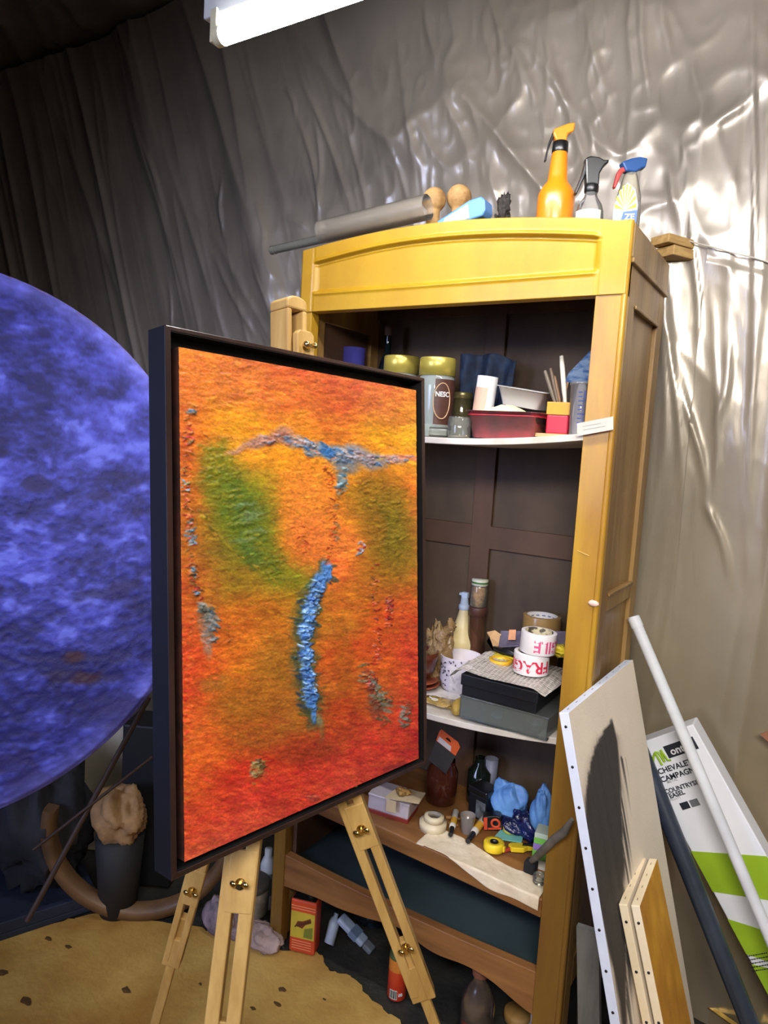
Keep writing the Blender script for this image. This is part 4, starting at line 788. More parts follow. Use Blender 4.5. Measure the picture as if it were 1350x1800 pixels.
for (l, r_, pb, zz, body, lab, dx_) in ((900, 963, 1190, ztw, 'FRAGILE', 'white tape roll with red FRAGILE print, lower of the two stacked rolls', 0), (911, 973, None, ztw+.047, 'FRAGILE', 'white tape roll with pink print, stacked on the lower FRAGILE roll', 1)):
    if pb: x, y, h, r = S(l, r_, 1145, pb, zz); x0_, y0_ = x, y
    else: x, y = x0_+.010, y0_+.004
    t = tape(x, y, zz, r, .046, tapew, card, lab, rot=(0, .03*dx_, 0), side=1, rin=.78)
    # upside-down print round the roll facing the room
    ph = math.atan2(C[1]-y, C[0]-x)+(-.55 if pb else 1.35)
    o_, nrm = (0, 0), np.array([math.cos(ph), math.sin(ph), 0]); F = fr(nrm*r+np.array([0, 0, .021]), np.cross(nrm, [0, 0, 1.]), (0, 0, -1), nrm)
    text('print', body, .036, F, redp if pb else mat('pink_print', (222, 90, 140), .45), t, bend=r, sx=1.0 if pb else .9)
brown_t = mat('brown_tape', (150, 120, 74), .3, c2=(128, 100, 60), scale=5, coat=.4)
x, y = .600, .238
for i, lab in enumerate(('brown packing tape roll, lower one behind the FRAGILE rolls', 'brown packing tape roll with white core, topmost behind the FRAGILE rolls')):
    t = tape(x, y, zb2+.075*i, .0455, .0745, brown_t, mat('white_core', (224, 220, 222), .6), lab)
b = MB()
for i in range(12): q = i*.52; 
for q in np.arange(0, 2*PI, .45):
    for zz in (.058, .066): b.prism([(-.004, -.0012), (.004, -.0012), (.004, .0012), (-.004, .0012)], 0, .0003, fr((.0322*math.cos(q), .0322*math.sin(q), zz), (-math.sin(q), math.cos(q), 0), (0, 0, 1), (-math.cos(q), -math.sin(q), 0)))
part('core_print', b, mat('blue_grey_print', (90, 100, 140), .6), t)
# blade cards and yellow wrappers between
def flat(name, pts, Y0, th, m, lab, cat, z=None, n=(0, 0, 1), parts=None):
    P = [aty(a, b, Y) for a, b, Y in pts]; o = P[0]
    me = MB(); k = len(P); A_ = [p-o for p in P]; nn = np.array(n)*th
    me.add(A_+[p+nn for p in A_], [tuple(range(k-1, -1, -1)), tuple(range(k, 2*k))]+[(i, (i+1) % k, k+(i+1) % k, k+i) for i in range(k)])
    return solo(name, me, m, lab, cat, o)
cardm = mat('grey_lilac_card', (104, 96, 116), .5, c2=(74, 68, 84), scale=20)
flat('cardboard_cutout', [(872, 1152, .17), (856, 1128, .17), (861, 1121, .17), (856, 1113, .18), (870, 1110, .18), (890, 1124, .18), (888, 1142, .17)], 0, .003, mat('kraft', (190, 150, 104), .8), 'torn brown cardboard piece left of the blade card', 'cardboard')
t = thing('blade_card', 'lilac grey blade packaging card with peach sticker behind the tape rolls', 'packaging', aty(880, 1138, .15)); o_ = aty(880, 1138, .15)
P = [aty(*p)-o_ for p in ((876, 1138, .15), (880, 1111, .19), (996, 1112, .19), (1004, 1132, .14))]
part('card', MB().add(P+[p+np.array([0, .001, .003]) for p in P], [(3, 2, 1, 0), (4, 5, 6, 7), (0, 1, 5, 4), (1, 2, 6, 5), (2, 3, 7, 6), (3, 0, 4, 7)]), cardm, t)
P = [aty(*p)-o_+np.array([0, -.0008, .0045]) for p in ((893, 1128, .16), (895, 1110, .187), (907, 1110, .187), (906, 1128, .16))]
part('sticker', MB().add(P, [(0, 1, 2, 3)]), mat('peach_sticker', (226, 160, 120), .6), t)
P = aty(895, 1148, .14); solo('black_pouch', MB().ell((.0, 0, 0), (.05, .022, .012), noise=.25, seed=9), mat('black_foil', (20, 20, 24), .3), 'small black shiny pouch under the blade card', 'pouch', P+np.array([.012, .015, .0]))
yl = mat('yellow_wrapper', (226, 204, 50), .45, c2=(120, 110, 40), scale=34, lo=.4, hi=.5)
for (px, py, Y, rr, lab) in ((985, 1143, .13, (.032, .022, .010), 'crumpled yellow wrapper right of the tape rolls'), (883, 1154, .135, (.030, .020, .004), 'flat yellow green wrapper under the black pouch')):
    solo('yellow_wrapper', MB().ell((0, 0, 0), rr, 24, 14, noise=.4, seed=px, freq=4), yl, lab, 'wrapper', aty(px, py, Y))
P = aty(880, 1163, .10); solo('amber_ring', MB().lathe([(.020, -.004), (.026, -.004), (.027, .006), (.020, .007), (.018, .002)], 36), mat('amber_plastic', (222, 170, 40), .4), 'amber yellow plastic ring left of the FRAGILE rolls', 'ring', P)
# spotted cup, cream spray bottle, jars, bowl, bags
x, y, h, r, z = Sb(768, 843, 1158, 1222, zL)
t, h, r = vessel('spotted_cup', 'white tumbler with small black spots in front of the cream spray bottle', 'cup', (x, y, .088, r), z, [(.74, 0), (.86, .04), (.97, .3), (1, .98), (1, 1), (.95, 1), (.9, .3), (.7, .05)], mat('lilac_white', (224, 214, 222), .4))
r0 = random.Random(4); b = MB()
for i in range(150):
    q = r0.random()*2*PI; zz = h*(.08+.86*r0.random()); rr = r*float(np.interp(zz/h, [.04, .3, .98], [.86, .97, 1.0]))+.0009
    a_2 = r0.random()*3; f = fr((rr*math.cos(q), rr*math.sin(q), zz), (-math.sin(q), math.cos(q), 0), (0, 0, 1), (math.cos(q), math.sin(q), 0))
    ca, sa = math.cos(a_2), math.sin(a_2); el = [(.0032*math.cos(e), .0014*math.sin(e)) for e in np.linspace(0, 2*PI, 9)[:-1]]
    b.prism([(p[0]*ca-p[1]*sa, p[0]*sa+p[1]*ca) for p in el], 0, .0005, f)
part('spots', b, mat('spot_black', (50, 44, 56), .5), t)
Y = y+.088; top = aty(814, 1040, Y); x = float(aty(812, 1120, Y)[0]); z = float(zL(x)); Hh = float(top[2]-z); 
cream = mat('cream_plastic_translucent', (222, 206, 160), .4, c2=(206, 186, 132), scale=6)
t, h, r = vessel('spray_bottle', 'cream conical spray bottle with pale blue head behind the spotted tumbler', 'spray bottle', (x, Y, Hh, .044), z, [(.95, 0), (1, .03), (1, .42), (.92, .47), (.55, .58), (.36, .72), (.27, .80)], cream)
pb_ = mat('pale_blue_plastic', (196, 212, 236), .4)
part('neck', MB().lathe([(.30*r, .795*h), (.33*r, .80*h), (.33*r, .85*h), (.26*r, .855*h), (.20*r, .94*h), (0, .94*h)], 26), pb_, t)
part('spray_head', MB().box(-.008, .010, -.007, .007, .93*h, 1.0*h).box(-.016, .0, -.004, .004, .955*h, .985*h), pb_, t, .002)
P = aty(812, 1072, Y+.035); solo('playing_card', MB().prism([(-.007, -.03), (.010, -.03), (.024, .045), (-.006, .052)], 0, .0012, fr((0, 0, 0), (1, 0, 0), (0, 0, 1), (0, -1, 0))), mat('black_white_card', (30, 28, 28), .5, c2=(200, 190, 170), scale=70, lo=.36, hi=.42), 'dark card with beige corner standing behind the spray head', 'card', P)
Yj = min(Y+.062, .292); x = float(aty(838, 1100, Yj)[0]); z = float(zL(x)); Ht = float(aty(839, 1066, Yj)[2])-z; rj = .0225
t, h, r = vessel('tall_jar', 'tall clear jar with dark brown lid behind the cream bottle', 'jar', (x, Yj, Ht, rj), z, [(.92, 0), (1, .02), (1, .88)], clear('smoky_glass', (190, 160, 140), .35, .06, diff=(120, 84, 66))); lid(t, Ht*.88, Ht*.12, r*1.06, mat('brown_lid', (92, 56, 46), .5))
z2 = z+Ht; h2 = float(aty(839, 1016, Yj)[2])-z2
t, h, r = vessel('small_jar', 'small jar of tan pieces with white and green lid standing on the tall jar', 'jar', (x, Yj, h2, rj*.98), z2, [(.9, 0), (1, .05), (1, .68), (.86, .78)], glass, [(.98, .02), (1, .7)], mat('tan_nuts', (206, 160, 100), .6, c2=(150, 100, 50), scale=60, bump=.5)); lid(t, h*.76, h*.22, r*.98, mat('white_lid', (226, 226, 206), .4)); part('lid_stripe', MB().lathe([(r*.99, h*.84), (r*.99, h*.90)], 30), mat('green_stripe', (70, 120, 60), .5), t)
bag = clear('crinkled_bag', (226, 206, 170), .5, .12, diff=(186, 150, 100), bump=1, bscale=70)
P = aty(775, 1150, .2); z = float(zL(P[0])); mb = MB().ell((-.01, 0, .075), (.036, .03, .075), 30, 24, noise=.3, seed=2, freq=4); mb.ell((.022, .0, .155), (.012, .012, .020), 16, 10, noise=.3, seed=4); mb.tube([(.0, 0, .12), (.012, 0, .14), (.022, 0, .155)], [.024, .014, .012], 12)
solo('crinkled_bag', mb, bag, 'crinkled beige plastic bag twisted at the top at the left of the cream bottle', 'bag', (P[0], .20, z))
x, y = float(aty(745, 1170, .14)[0]), .13; z = float(zL(x)); solo('brown_bowl', MB().lathe([(0, 0), (.022, 0), (.038, .02), (.046, .05), (.046, .07), (.044, .07), (.036, .024), (0, .006)], 40), mat('brown_glaze', (104, 50, 30), .25, c2=(70, 32, 20), scale=6, coat=.5), 'dark brown glazed bowl at the left edge against the frame', 'bowl', (x-.012, y+.01, z+.026))
solo('terracotta_saucer', MB().lathe([(0, 0), (.03, 0), (.052, .010), (.054, .013), (.050, .013), (.03, .005), (0, .004)], 40).lathe([(0, .011), (.03, .012), (.048, .020), (.050, .024), (.046, .023), (0, .018)], 40), mat('red_clay', (170, 84, 50), .5, c2=(120, 60, 40), scale=9), 'red brown saucers stacked under the brown bowl', 'saucer', (x-.012, y+.01, z+.001))
P = onb(775, 1247, zL); solo('yellow_sachet', MB().ell((0, 0, .008), (.05, .022, .008), 26, 14, noise=.28, seed=12, freq=3), clear('yellow_bag', (220, 190, 120), .65, .15, diff=(206, 172, 96), bump=.6), 'flat yellowish plastic sachet at the front left of the middle shelf', 'sachet', P+np.array([-.015, .02, 0]))
P = onb(766, 1243, zL)+np.array([-.004, .0, .018]); solo('white_key_ring', MB().tube([(.008*math.cos(q), .005*math.sin(q), .0) for q in np.linspace(0, 2*PI, 20)], .0012, 6).tube([(-.007, .002, 0), (-.018, .007, .0)], .0015, 6), mat('white_print2', (240, 236, 226), .5), 'small white ring tag on the yellowish sachet', 'tag', P)
P = onb(795, 1262, zL); solo('yellow_sponge', MB().ell((0, 0, .020), (.015, .022, .020), 20, 12, noise=.12, seed=8), mat('sponge_yellow', (196, 166, 84), .8, c2=(170, 136, 60), scale=40), 'yellow rounded block left of the clear compartment box', 'block', P+np.array([.004, .022, 0]))
P = onb(802, 1222, zL); X_, Z_ = np.meshgrid(np.linspace(-.018, .020, 24), np.linspace(0, .085, 50)); solo('plastic_wrap', MB().grid(np.stack([X_*(1-.2*Z_/.08), -.006*fbm(X_*80, Z_*50, 3)-.010*Z_/.085, Z_], -1)), bubm, 'clear wrap hanging down between the spotted tumbler and the black box', 'plastic wrap', P+np.array([.020, -.045, .006]))

# ------------------------------------------------------------------ bottom board
zf = zB
P = onb(645, 1426, zf); Q = onb(717, 1449, zf); wd = float(Q[0]-P[0]); th_ = math.atan2(Q[1]-P[1], Q[0]-P[0])
t = thing('tin_box', 'white tin box with dark red base and small square emblem on the bottom board', 'box', P+np.array([0, 0, -.001]), (0, .04, th_)); tw = mat('tin_white', (206, 196, 202), .35, c2=(180, 170, 178), scale=10, coat=.2)
part('body', MB().box(0, wd, 0, .075, .010, .048), tw, t, .003); part('base_band', MB().box(-.0008, wd+.0008, -.0008, .0758, 0, .012), mat('maroon', (140, 48, 36), .45), t, .002); part('lid', MB().box(-.001, wd+.001, -.001, .076, .044, .050), tw, t, .0015)
b = MB(); c0 = (wd*.58, .028)
for a1, a2_ in (((-.008, -.007), (.008, -.005)), ((-.008, .005), (.008, .007)), ((-.008, -.007), (-.006, .007)), ((.006, -.007), (.008, .007))): b.box(c0[0]+a1[0], c0[0]+a2_[0], -.0014, .001, c0[1]+a1[1], c0[1]+a2_[1])
b.cyl((c0[0], -.0014, c0[1]), (c0[0], .001, c0[1]), .0025, None, 12); part('emblem', b, mat('brown_print', (150, 84, 80), .5), t)
zt_ = P[2]+.050
Pp = P+np.array([wd*.70, .035, .052]); F = fr((0, 0, 0), (.95, .30, 0), (-.3, .95, 0), (0, 0, 1)); solo('paper_card', MB().prism([(-.035, -.03), (.05, -.026), (.055, .03), (-.02, .028)], 0, .003, F).prism([(-.030, -.032), (-.005, -.034), (-.005, -.033), (-.030, -.031)], -.03, 0.0, F), mat('beige_paper', (206, 186, 150), .7), 'beige folded paper card lying on the tin box', 'paper', Pp)
mb = MB()
for i, (cx, cy, rr) in enumerate(((0, 0, .014), (.010, .006, .011), (-.008, .006, .010), (.003, -.009, .010))): mb.ell((cx, cy, .006), (rr, rr*.8, .006), 16, 10, noise=.35, seed=i+40)
solo('dried_peel', mb, mat('dried_peel', (190, 152, 84), .7, c2=(140, 100, 50), scale=60, bump=.5), 'curled dried yellow peel on the beige paper card', 'peel', Pp+np.array([.0, .002, .0035]))
x, y, h, r, z = Sb(735, 784, 1424, 1470, zf)
t = thing('tape_roll', 'wide translucent white masking tape roll lying on the bottom board', 'tape', (x, y, z)); mt = mat('masking_tape', (222, 208, 176), .45, c2=(200, 184, 150), scale=6, coat=.2)
part('tape', MB().lathe([(.018, 0), (r, .001), (r, .020), (.018, .022)], 44), mt, t); part('core', MB().lathe([(.018, .0), (.0165, 0), (.0165, .022), (.018, .022)], 40), mat('core_beige', (180, 150, 110), .7), t)
t = thing('tape_roll', 'narrow whitish tape roll stacked on the wide masking tape', 'tape', (x+.002, y, z+.0222)); part('tape', MB().lathe([(.016, 0), (r*.72, .001), (r*.72, .013), (.016, .014)], 44), mt, t); part('core', MB().lathe([(.016, 0), (.0145, 0), (.0145, .014), (.016, .014)], 40), mat('core_grey', (170, 160, 150), .6), t)
pos = SY(748, 802, 1345, 1400, .20, 0); x = pos[0]; z = float(zB(x)); r = pos[3]
t, h, r = vessel('red_jar', 'dark red brown jar at the back of the bottom board behind the tin', 'jar', (x, .20, .115, r), z, [(.8, 0), (.95, .05), (1, .3), (1, .75), (.8, .9), (.78, 1)], clear('jar_smoke', (170, 110, 90), .6, .06, diff=(90, 44, 30)), [(.9, .02), (1, .6)], mat('rust_red', (126, 44, 24), .5))
P = aty(786, 1306, .16); F = fr((0, 0, 0), (.93, -.1, -.32), (.32, 0, .93), (.1, -.95, 0)); t = thing('blade_package', 'orange topped hanging package with grey blades standing in the red jar', 'packaging', P)
part('header_card', MB().prism([(-.030, -.014), (.034, -.014), (.036, .014), (.026, .022), (-.028, .022), (-.032, .014)], 0, .001, F), mat('orange_card', (216, 92, 40), .5), t)
part('logo_patch', MB().prism([(-.026, -.013), (.018, -.013), (.014, .0), (-.026, .002)], .001, .0015, F), mat('pale_patch', (196, 190, 190), .5), t)
part('hanging_hole', MB().prism([(-.008, .008), (.008, .008), (.008, .011), (.003, .014), (-.003, .014), (-.008, .011)], .001, .0016, F), blackp, t)
part('bag', MB().prism([(-.030, -.075), (.030, -.075), (.034, -.014), (-.030, -.014)], -.004, .0, F), clear('small_bag', (160, 160, 164), .4, .1, diff=(90, 88, 90)), t)
x, y, h, r, z = Sb(822, 872, 1376, 1447, zf); t = thing('black_carton', 'small black carton with grey label and black lid right of the plastic cup', 'carton', (x, y, z), (0, 0, -.25))
part('body', MB().box(-r*.8, r*.8, -r*.7, r*.7, 0, .062), bk, t, .002); part('lid', MB().box(-r*.9, r*.85, -r*.8, r*.75, .062, .080), blackp, t, .004); part('label', MB().box(-r*.1, r*.72, -r*.7-.0008, -r*.7, .006, .050), mat('grey_label', (110, 116, 120), .5, c2=(60, 62, 66), scale=60), t)
pos = SY(822, 864, 1316, 1360, .27, 0); x = pos[0]; z = float(zB(x)); vessel('dark_bottle', 'dark green bottle at the back of the bottom board', 'bottle', (x, .27, .12, pos[3]), z, [(.95, 0), (1, .05), (1, .7), (.5, .85), (.45, 1)], clear('green_glass', (60, 76, 64), .6, .06, diff=(26, 34, 30)))
pos = SY(852, 872, 1318, 1350, .28, 0); solo('grey_cup', MB().lathe([(0, 0), (.014, 0), (.018, .12), (.016, .12), (.013, .004)], 24), mat('lavender_grey', (120, 122, 140), .5), 'grey lilac beaker standing behind the black carton', 'cup', (pos[0], .285, float(zB(pos[0]))))
x, y, h, r, z = Sb(806, 834, 1428, 1470, zf); vessel('plastic_cup', 'small grey translucent plastic cup on the bottom board', 'cup', (x, y, .044, r), z, [(.75, 0), (.78, .03), (.98, .98), (1, 1), (.95, 1), (.74, .06)], clear('grey_cup_plastic', (214, 204, 198), .45, .2, diff=(190, 180, 174)))
P = onb(794, 1441, zf); solo('wooden_stick', MB().tube([(-.014, -.004, .004), (.002, .0, .006), (.018, .008, .005)], [.004, .005, .003], 10), mat('stick_wood', (176, 128, 78), .6), 'short turned wooden stick between tape roll and plastic cup', 'stick', P); 
P = onb(796, 1452, zf); solo('wooden_stick', MB().tube([(-.012, .0, .004), (.012, .004, .004)], [.003, .003], 10), mat('stick_wood', (0, 0, 0)), 'thin wooden stick in front of the turned stick', 'stick', P)
# white rag hanging over the edge
def zcl(x, y): return float(zB(x))+.004
rg = [(772, 1472), (778, 1482), (800, 1492), (830, 1512), (838, 1530), (852, 1548), (872, 1562), (900, 1572), (925, 1580), (945, 1583), (958, 1582), (957, 1560), (962, 1540), (952, 1512), (930, 1500), (900, 1478), (860, 1465), (820, 1452), (790, 1452)]
Ypoly = [onb(a, b, zf) for a, b in rg]
xs_ = np.linspace(0, 1, 90); ts_ = np.linspace(0, 1, 40)
frontx = np.linspace(.43, .728, 90)
X_, T_ = np.meshgrid(frontx, ts_); s_ = (X_-.43)/.298
len_ = .002+.026*ss(.25, .75, s_)-.004*np.sin(s_*9)                 # how far it hangs below the edge
back = .085-.02*s_+.01*np.sin(s_*7)
dist = T_*(back+len_)-len_*0; along = back-T_*(back+len_)        # >0 on the board, <0 hanging
Yr = np.where(along > 0, along-.008, -.009-.002*(1+np.sin(s_*22))*np.clip(-along*30, 0, 1)); Zr = zB(X_)+.0025+np.where(along > 0, .003*fbm(X_*60, along*50, 3), along)
Zr = Zr-.0*s_
solo('white_rag', MB().grid(np.stack([X_-.58, Yr, Zr-.43], -1), th=(0, .0012, -.0008)), mat('rag_white', (226, 212, 190), .85, c2=(206, 188, 160), scale=14, bump=.3), 'stained white rag draped over the front edge of the bottom board', 'rag', (.58, 0, .43))
def tube_paint(px, py, qx, qy, bc, cc, lab, sz=.009):
    a = onb(px, py, zf); b = onb(qx, qy, zf); a[2] += sz+.006; b[2] += sz+.006; d = (b-a)/np.linalg.norm(b-a)
    t = thing('paint_tube', lab, 'paint tube', a); L = float(np.linalg.norm(b-a)); s = np.cross(d, [0, 0, 1.]); s /= np.linalg.norm(s); f = fr((0, 0, 0), s, np.cross(s, d), d)
    part('body', MB().lathe([(sz*.3, -.03), (sz*1.0, -.02), (sz, L*.5), (sz*.9, L*.62), (sz*.5, L*.66)], 24, f), bc, t); part('cap', MB().cyl(d*L*.64, d*L*.98, sz*.75, sz*.7, 20), cc, t, .001); part('band', MB().cyl(d*L*.2, d*L*.5, sz*1.02, sz*1.01, 24), mat('label_y', (236, 180, 60), .5) if 'yellow' in lab else mat('label_b', (40, 96, 176), .5), t)
tube_paint(799, 1444, 791, 1478, mat('tube_white', (232, 226, 216), .4), blackp, 'small yellow and white paint tube with black cap left of the plastic cup', .008)
tube_paint(848, 1452, 821, 1490, mat('tube_white', (0, 0, 0)), blackp, 'white and blue paint tube with black cap between cup and yellow tape', .009)
P = onb(868, 1458, zf); t = thing('tape_measure', 'black and orange tape measure behind the yellow roll', 'tape measure', P, (0, -.2, .35)); f = fr((0, 0, .004), (1, 0, 0), (0, 0, 1), (0, -1, 0))
part('case', MB().prism([(-.024, 0), (.024, 0), (.026, .012), (.022, .034), (.012, .038), (-.020, .036), (-.026, .02)], -.014, .014, f), blackp, t, .003); b = MB().prism([(-.022, .004), (-.014, .004), (-.010, .034), (-.019, .034)], .014, .0158, f); b.lathe([(.012, .014), (.012, .0165), (.007, .0165), (.007, .014)], 24, fr((.008, 0, .023), (1, 0, 0), (0, 0, 1), (0, -1, 0))); b.prism([(-.012, .004), (.020, .004), (.020, .008), (-.012, .008)], .014, .0156, f)
part('orange_grip', b, mat('orange_red', (226, 84, 50), .45), t); part('strap', MB().tube([(-.026, -.004, .014), (-.045, -.004, .008), (-.062, -.006, .004)], .006, 8), blackp, t)
x, y, h, r, z = Sb(848, 885, 1477, 1507, zf); t = thing('tape_roll', 'bright yellow plastic tape roll with black centre on the white rag', 'tape', (x, y, z+.006)); part('case', MB().lathe([(0, 0), (r*.94, 0), (r, .002), (r, .016), (r*.92, .019), (r*.45, .019), (r*.42, .012), (0, .012)], 40), mat('vivid_yellow', (240, 208, 40), .4), t); part('hub', MB().lathe([(r*.40, .0195), (r*.38, .013), (0, .013)], 30), blackp, t); part('tape_end', MB().box(r*.8, r*1.15, -.004, .004, .003, .015), mat('vivid_yellow', (0, 0, 0)), t, .001)
P = onb(893, 1478, zf); solo('teal_card', MB().prism([(-.04, -.022), (.026, -.026), (.034, .014), (-.02, .022)], 0, .003, fr((0, 0, 0), (.9, .43, 0), (-.43, .9, 0), (0, 0, 1))), mat('teal_card', (128, 206, 200), .5), 'pale teal card under the small green ring', 'card', P+np.array([0, .01, .008]))
P = onb(892, 1474, zf); t = thing('tape_roll', 'small yellow green tape ring on the teal card', 'tape', P+np.array([0, .012, .012])); part('tape', MB().lathe([(.010, 0), (.0165, .001), (.0165, .010), (.010, .011), (.010, 0)], 36), mat('olive_tape', (206, 200, 90), .4), t)
P = onb(918, 1460, zf); solo('blue_sachet', MB().prism([(-.034, -.016), (.034, -.02), (.036, .012), (-.03, .018)], 0, .005, fr((0, 0, 0), (.97, .2, 0), (-.2, .97, 0), (0, 0, 1))), mat('light_blue', (140, 184, 226), .45, c2=(90, 130, 190), scale=40), 'light blue sachet behind the cutter on the bottom board', 'sachet', P+np.array([0, .01, .006]))
# yellow handled cutter and red pliers
P = onb(915, 1500, zf)+np.array([0, 0, .010]); f = fr((0, 0, 0), (.72, .69, 0), (-.69, .72, 0), (0, 0, 1)); t = thing('cutter', 'yellow and black craft cutter on the white rag', 'cutter', P)
part('handle', MB().prism([(-.028, -.010), (.0, -.016), (.012, -.010), (.05, -.010), (.052, -.002), (.014, .0), (.010, .006), (-.020, .012), (-.030, .006)], 0, .012, f), mat('vivid_yellow', (0, 0, 0)), t, .002); part('blade_holder', MB().prism([(.0, -.006), (.055, -.016), (.056, -.010), (.004, .0)], .010, .016, f), blackp, t, .001)
P = onb(903, 1500, zf)+np.array([0, 0, .010]); mb = MB().tube([(-.018, -.026, 0), (-.006, -.008, .003), (.012, .012, .004), (.03, .04, .004)], [.004, .005, .004, .002], 10); solo('red_pliers', mb, mat('red_handle', (170, 60, 44), .45), 'red handled tool lying beside the yellow cutter', 'tool', P)
P = onb(932, 1535, zf); t = thing('foam_brush', 'black foam head painting tool with long grey handle resting on the rag', 'brush', P+np.array([0, .0, .004])); o_ = P+np.array([0, .0, .004])
part('foam_head', MB().box(-.013, .013, -.014, .014, 0, .026), mat('black_foam', (22, 22, 26), .9), t, .004)
pth = [np.array([0, .0, .024]), aty(950, 1500, .0)-o_, aty(975, 1475, -.02)-o_, aty(992, 1462, -.03)-o_, aty(1006, 1440, -.04)-o_]; part('handle', MB().tube(pth, [.006, .0085, .009, .0085, .004], 12), mat('grey_handle2', (120, 114, 108), .6, c2=(84, 80, 76), scale=20), t)
x, y, h, r, z = Sb(935, 958, 1540, 1563, zf); vessel('tiny_jar', 'tiny clear glass pot on the corner of the white rag', 'jar', (x, max(y, .014), .018, r), z+.007, [(.9, 0), (1, .1), (1, .9), (.9, 1), (.85, .2)], glass)
# blue gloves, navy bag, stacked little boxes
cl = mat('blue_nitrile', (112, 164, 226), .5, c2=(70, 118, 190), scale=10, bump=.3)
def crumple(name, P, rr, m, lab, cat, seed, nz=.45, freq=2.5): return solo(name, MB().ell((0, 0, 0), rr, 48, 32, noise=nz, seed=seed, freq=freq), m, lab, cat, P)
P = aty(893, 1395, .21); crumple('blue_glove', (P[0], .22, float(zB(P[0]))+.056), (.042, .030, .054), cl, 'crumpled light blue rubber glove standing behind the black carton', 'glove', 5, .24, 1.9)
P = aty(956, 1365, .17); crumple('blue_glove', (P[0]-.004, .19, float(zB(P[0]))+.085), (.022, .024, .055), cl, 'crumpled light blue rubber glove leaning against the right side near the green box', 'glove', 9, .22, 1.9)
P = aty(915, 1425, .19); crumple('navy_bag', (P[0]+.012, .185, float(zB(P[0]))+.028), (.046, .026, .030), mat('navy_plastic', (24, 34, 92), .25, c2=(14, 18, 50), scale=20, bump=.7, coat=.4), 'shiny navy blue plastic bag between the gloves and the tape measure', 'bag', 3)
bx = float(aty(962, 1420, .12)[0]); zc = float(zB(bx))
for i, (c_, hh_, lab) in enumerate((((226, 226, 220), .022, 'white box at the bottom of the little stack against the right post'), ((124, 196, 84), .020, 'green box above the white one in the little stack'), ((160, 130, 206), .016, 'lilac box in the middle of the little stack'), ((128, 204, 90), .014, 'green box at the top of the little stack'), ((206, 222, 206), .012, 'pale box lying topmost on the little stack'))):
    t = thing('small_box', lab, 'box', (bx, .115, zc), (0, 0, .04*i)); part('body', MB().box(-.018, .018, -.022, .022, 0, hh_-.0006), mat('box_%s' % ['white', 'green', 'lilac', 'lime', 'pale'][i], c_, .5), t, .001); zc += hh_

# ------------------------------------------------------------------ things on the floor
P = atz(507, 1672, -.006); Q = atz(553, 1657, -.006); P[1] -= 0; wd = .072; ang = math.radians(18)
t = thing('metal_can', 'rectangular solvent tin with orange ends and yellow label under the cabinet rail', 'can', (P[0], P[1], -.006), (0, 0, ang)); tm = mat('tin_orange', (206, 74, 38), .35, c2=(180, 60, 34), scale=8, coat=.3)
hc = .150; part('body', MB().box(0, wd, 0, .045, .002, hc), tm, t, .005); part('label', MB().box(.003, wd-.003, -.0012, .001, .045, .118), mat('label_olive_yellow', (196, 176, 56), .5, c2=(170, 150, 50), scale=12), t)
0 and text('print', 'ALCOOL', .017, fr((wd*.52, -.0016, .088), (.99, 0, .14), (-.14, 0, .99), (0, -1, 0)), mat('brown_red_print', (120, 50, 30), .5), t, sx=.95); 0 and text('print', 'a bruler', .011, fr((wd*.50, -.0016, .073), (.99, 0, .14), (-.14, 0, .99), (0, -1, 0)), mat('dark_print', (50, 36, 26), .5), t)
b = MB(); lf = fr((0, -.0013, 0), (1, 0, 0), (0, 0, 1), (0, -1, 0)); b.prism([(wd*.22, .078), (wd*.30, .092), (wd*.50, .094), (wd*.80, .106), (wd*.84, .094), (wd*.62, .086), (wd*.50, .074), (wd*.36, .076)], 0, .0004, lf); part('emblem', b, mat('brown_red_print', (104, 50, 26), .5), t); b = MB()
for i in range(8): b.prism([(wd*(.20+.08*i), .074+.003*i), (wd*(.25+.08*i), .075+.003*i), (wd*(.245+.08*i), .079+.003*i), (wd*(.205+.08*i), .078+.003*i)], .0004, .0008, lf)
part('letter_marks', b, mat('dark_print', (40, 28, 22), .5), t); part('green_patch', MB().prism([(wd*.55, .05), (wd*.9, .05), (wd*.9, .082), (wd*.58, .074)], 0, .0004, lf), mat('olive_patch', (118, 124, 50), .5), t)
b = MB()
for i in range(4): b.box(.008, wd-.010, -.0006, .001, .014+.007*i, .016+.007*i)
for z_ in (.125, .132): b.box(.002, wd-.002, -.0006, .001, z_, z_+.002)
part('print_lines', b, mat('pale_orange_print', (230, 150, 110), .5), t); part('cap', MB().cyl((.05, .022, hc), (.05, .022, hc+.012), .010, None, 18), blackp, t); part('top', MB().box(.004, wd-.004, .004, .041, hc-.0005, hc+.0015), mat('tin_dark', (40, 38, 36), .4, .6), t)
wb = mat('bluish_white_plastic', (186, 200, 220), .45, c2=(140, 156, 180), scale=12)
a = atz(578, 1660, .012); b_ = aty(566, 1588, a[1]+.05); b_[2] = max(b_[2], .05); solo('white_bottle', MB().lathe([(0, 0), (.014, .002), (.015, .05), (.011, .062), (.006, .066), (.006, .075), (0, .075)], 24, fr((0, 0, 0), (1, 0, 0), *(lambda d: (np.cross(d, [1., 0, 0]), d))(np.array([-.12, .55, .82])/np.linalg.norm([-.12, .55, .82])))), wb, 'bluish white squeeze bottle leaning right of the solvent tin', 'bottle', a)
a = atz(655, 1672, .016); b_ = atz(598, 1612, .07); d = (b_-a)/np.linalg.norm(b_-a); f = fr((0, 0, 0), np.cross(d, [0, 0, 1.])/np.linalg.norm(np.cross(d, [0, 0, 1.])), np.cross(np.cross(d, [0, 0, 1.]), d), d); Lq = min(.12, float(np.linalg.norm(b_-a)))
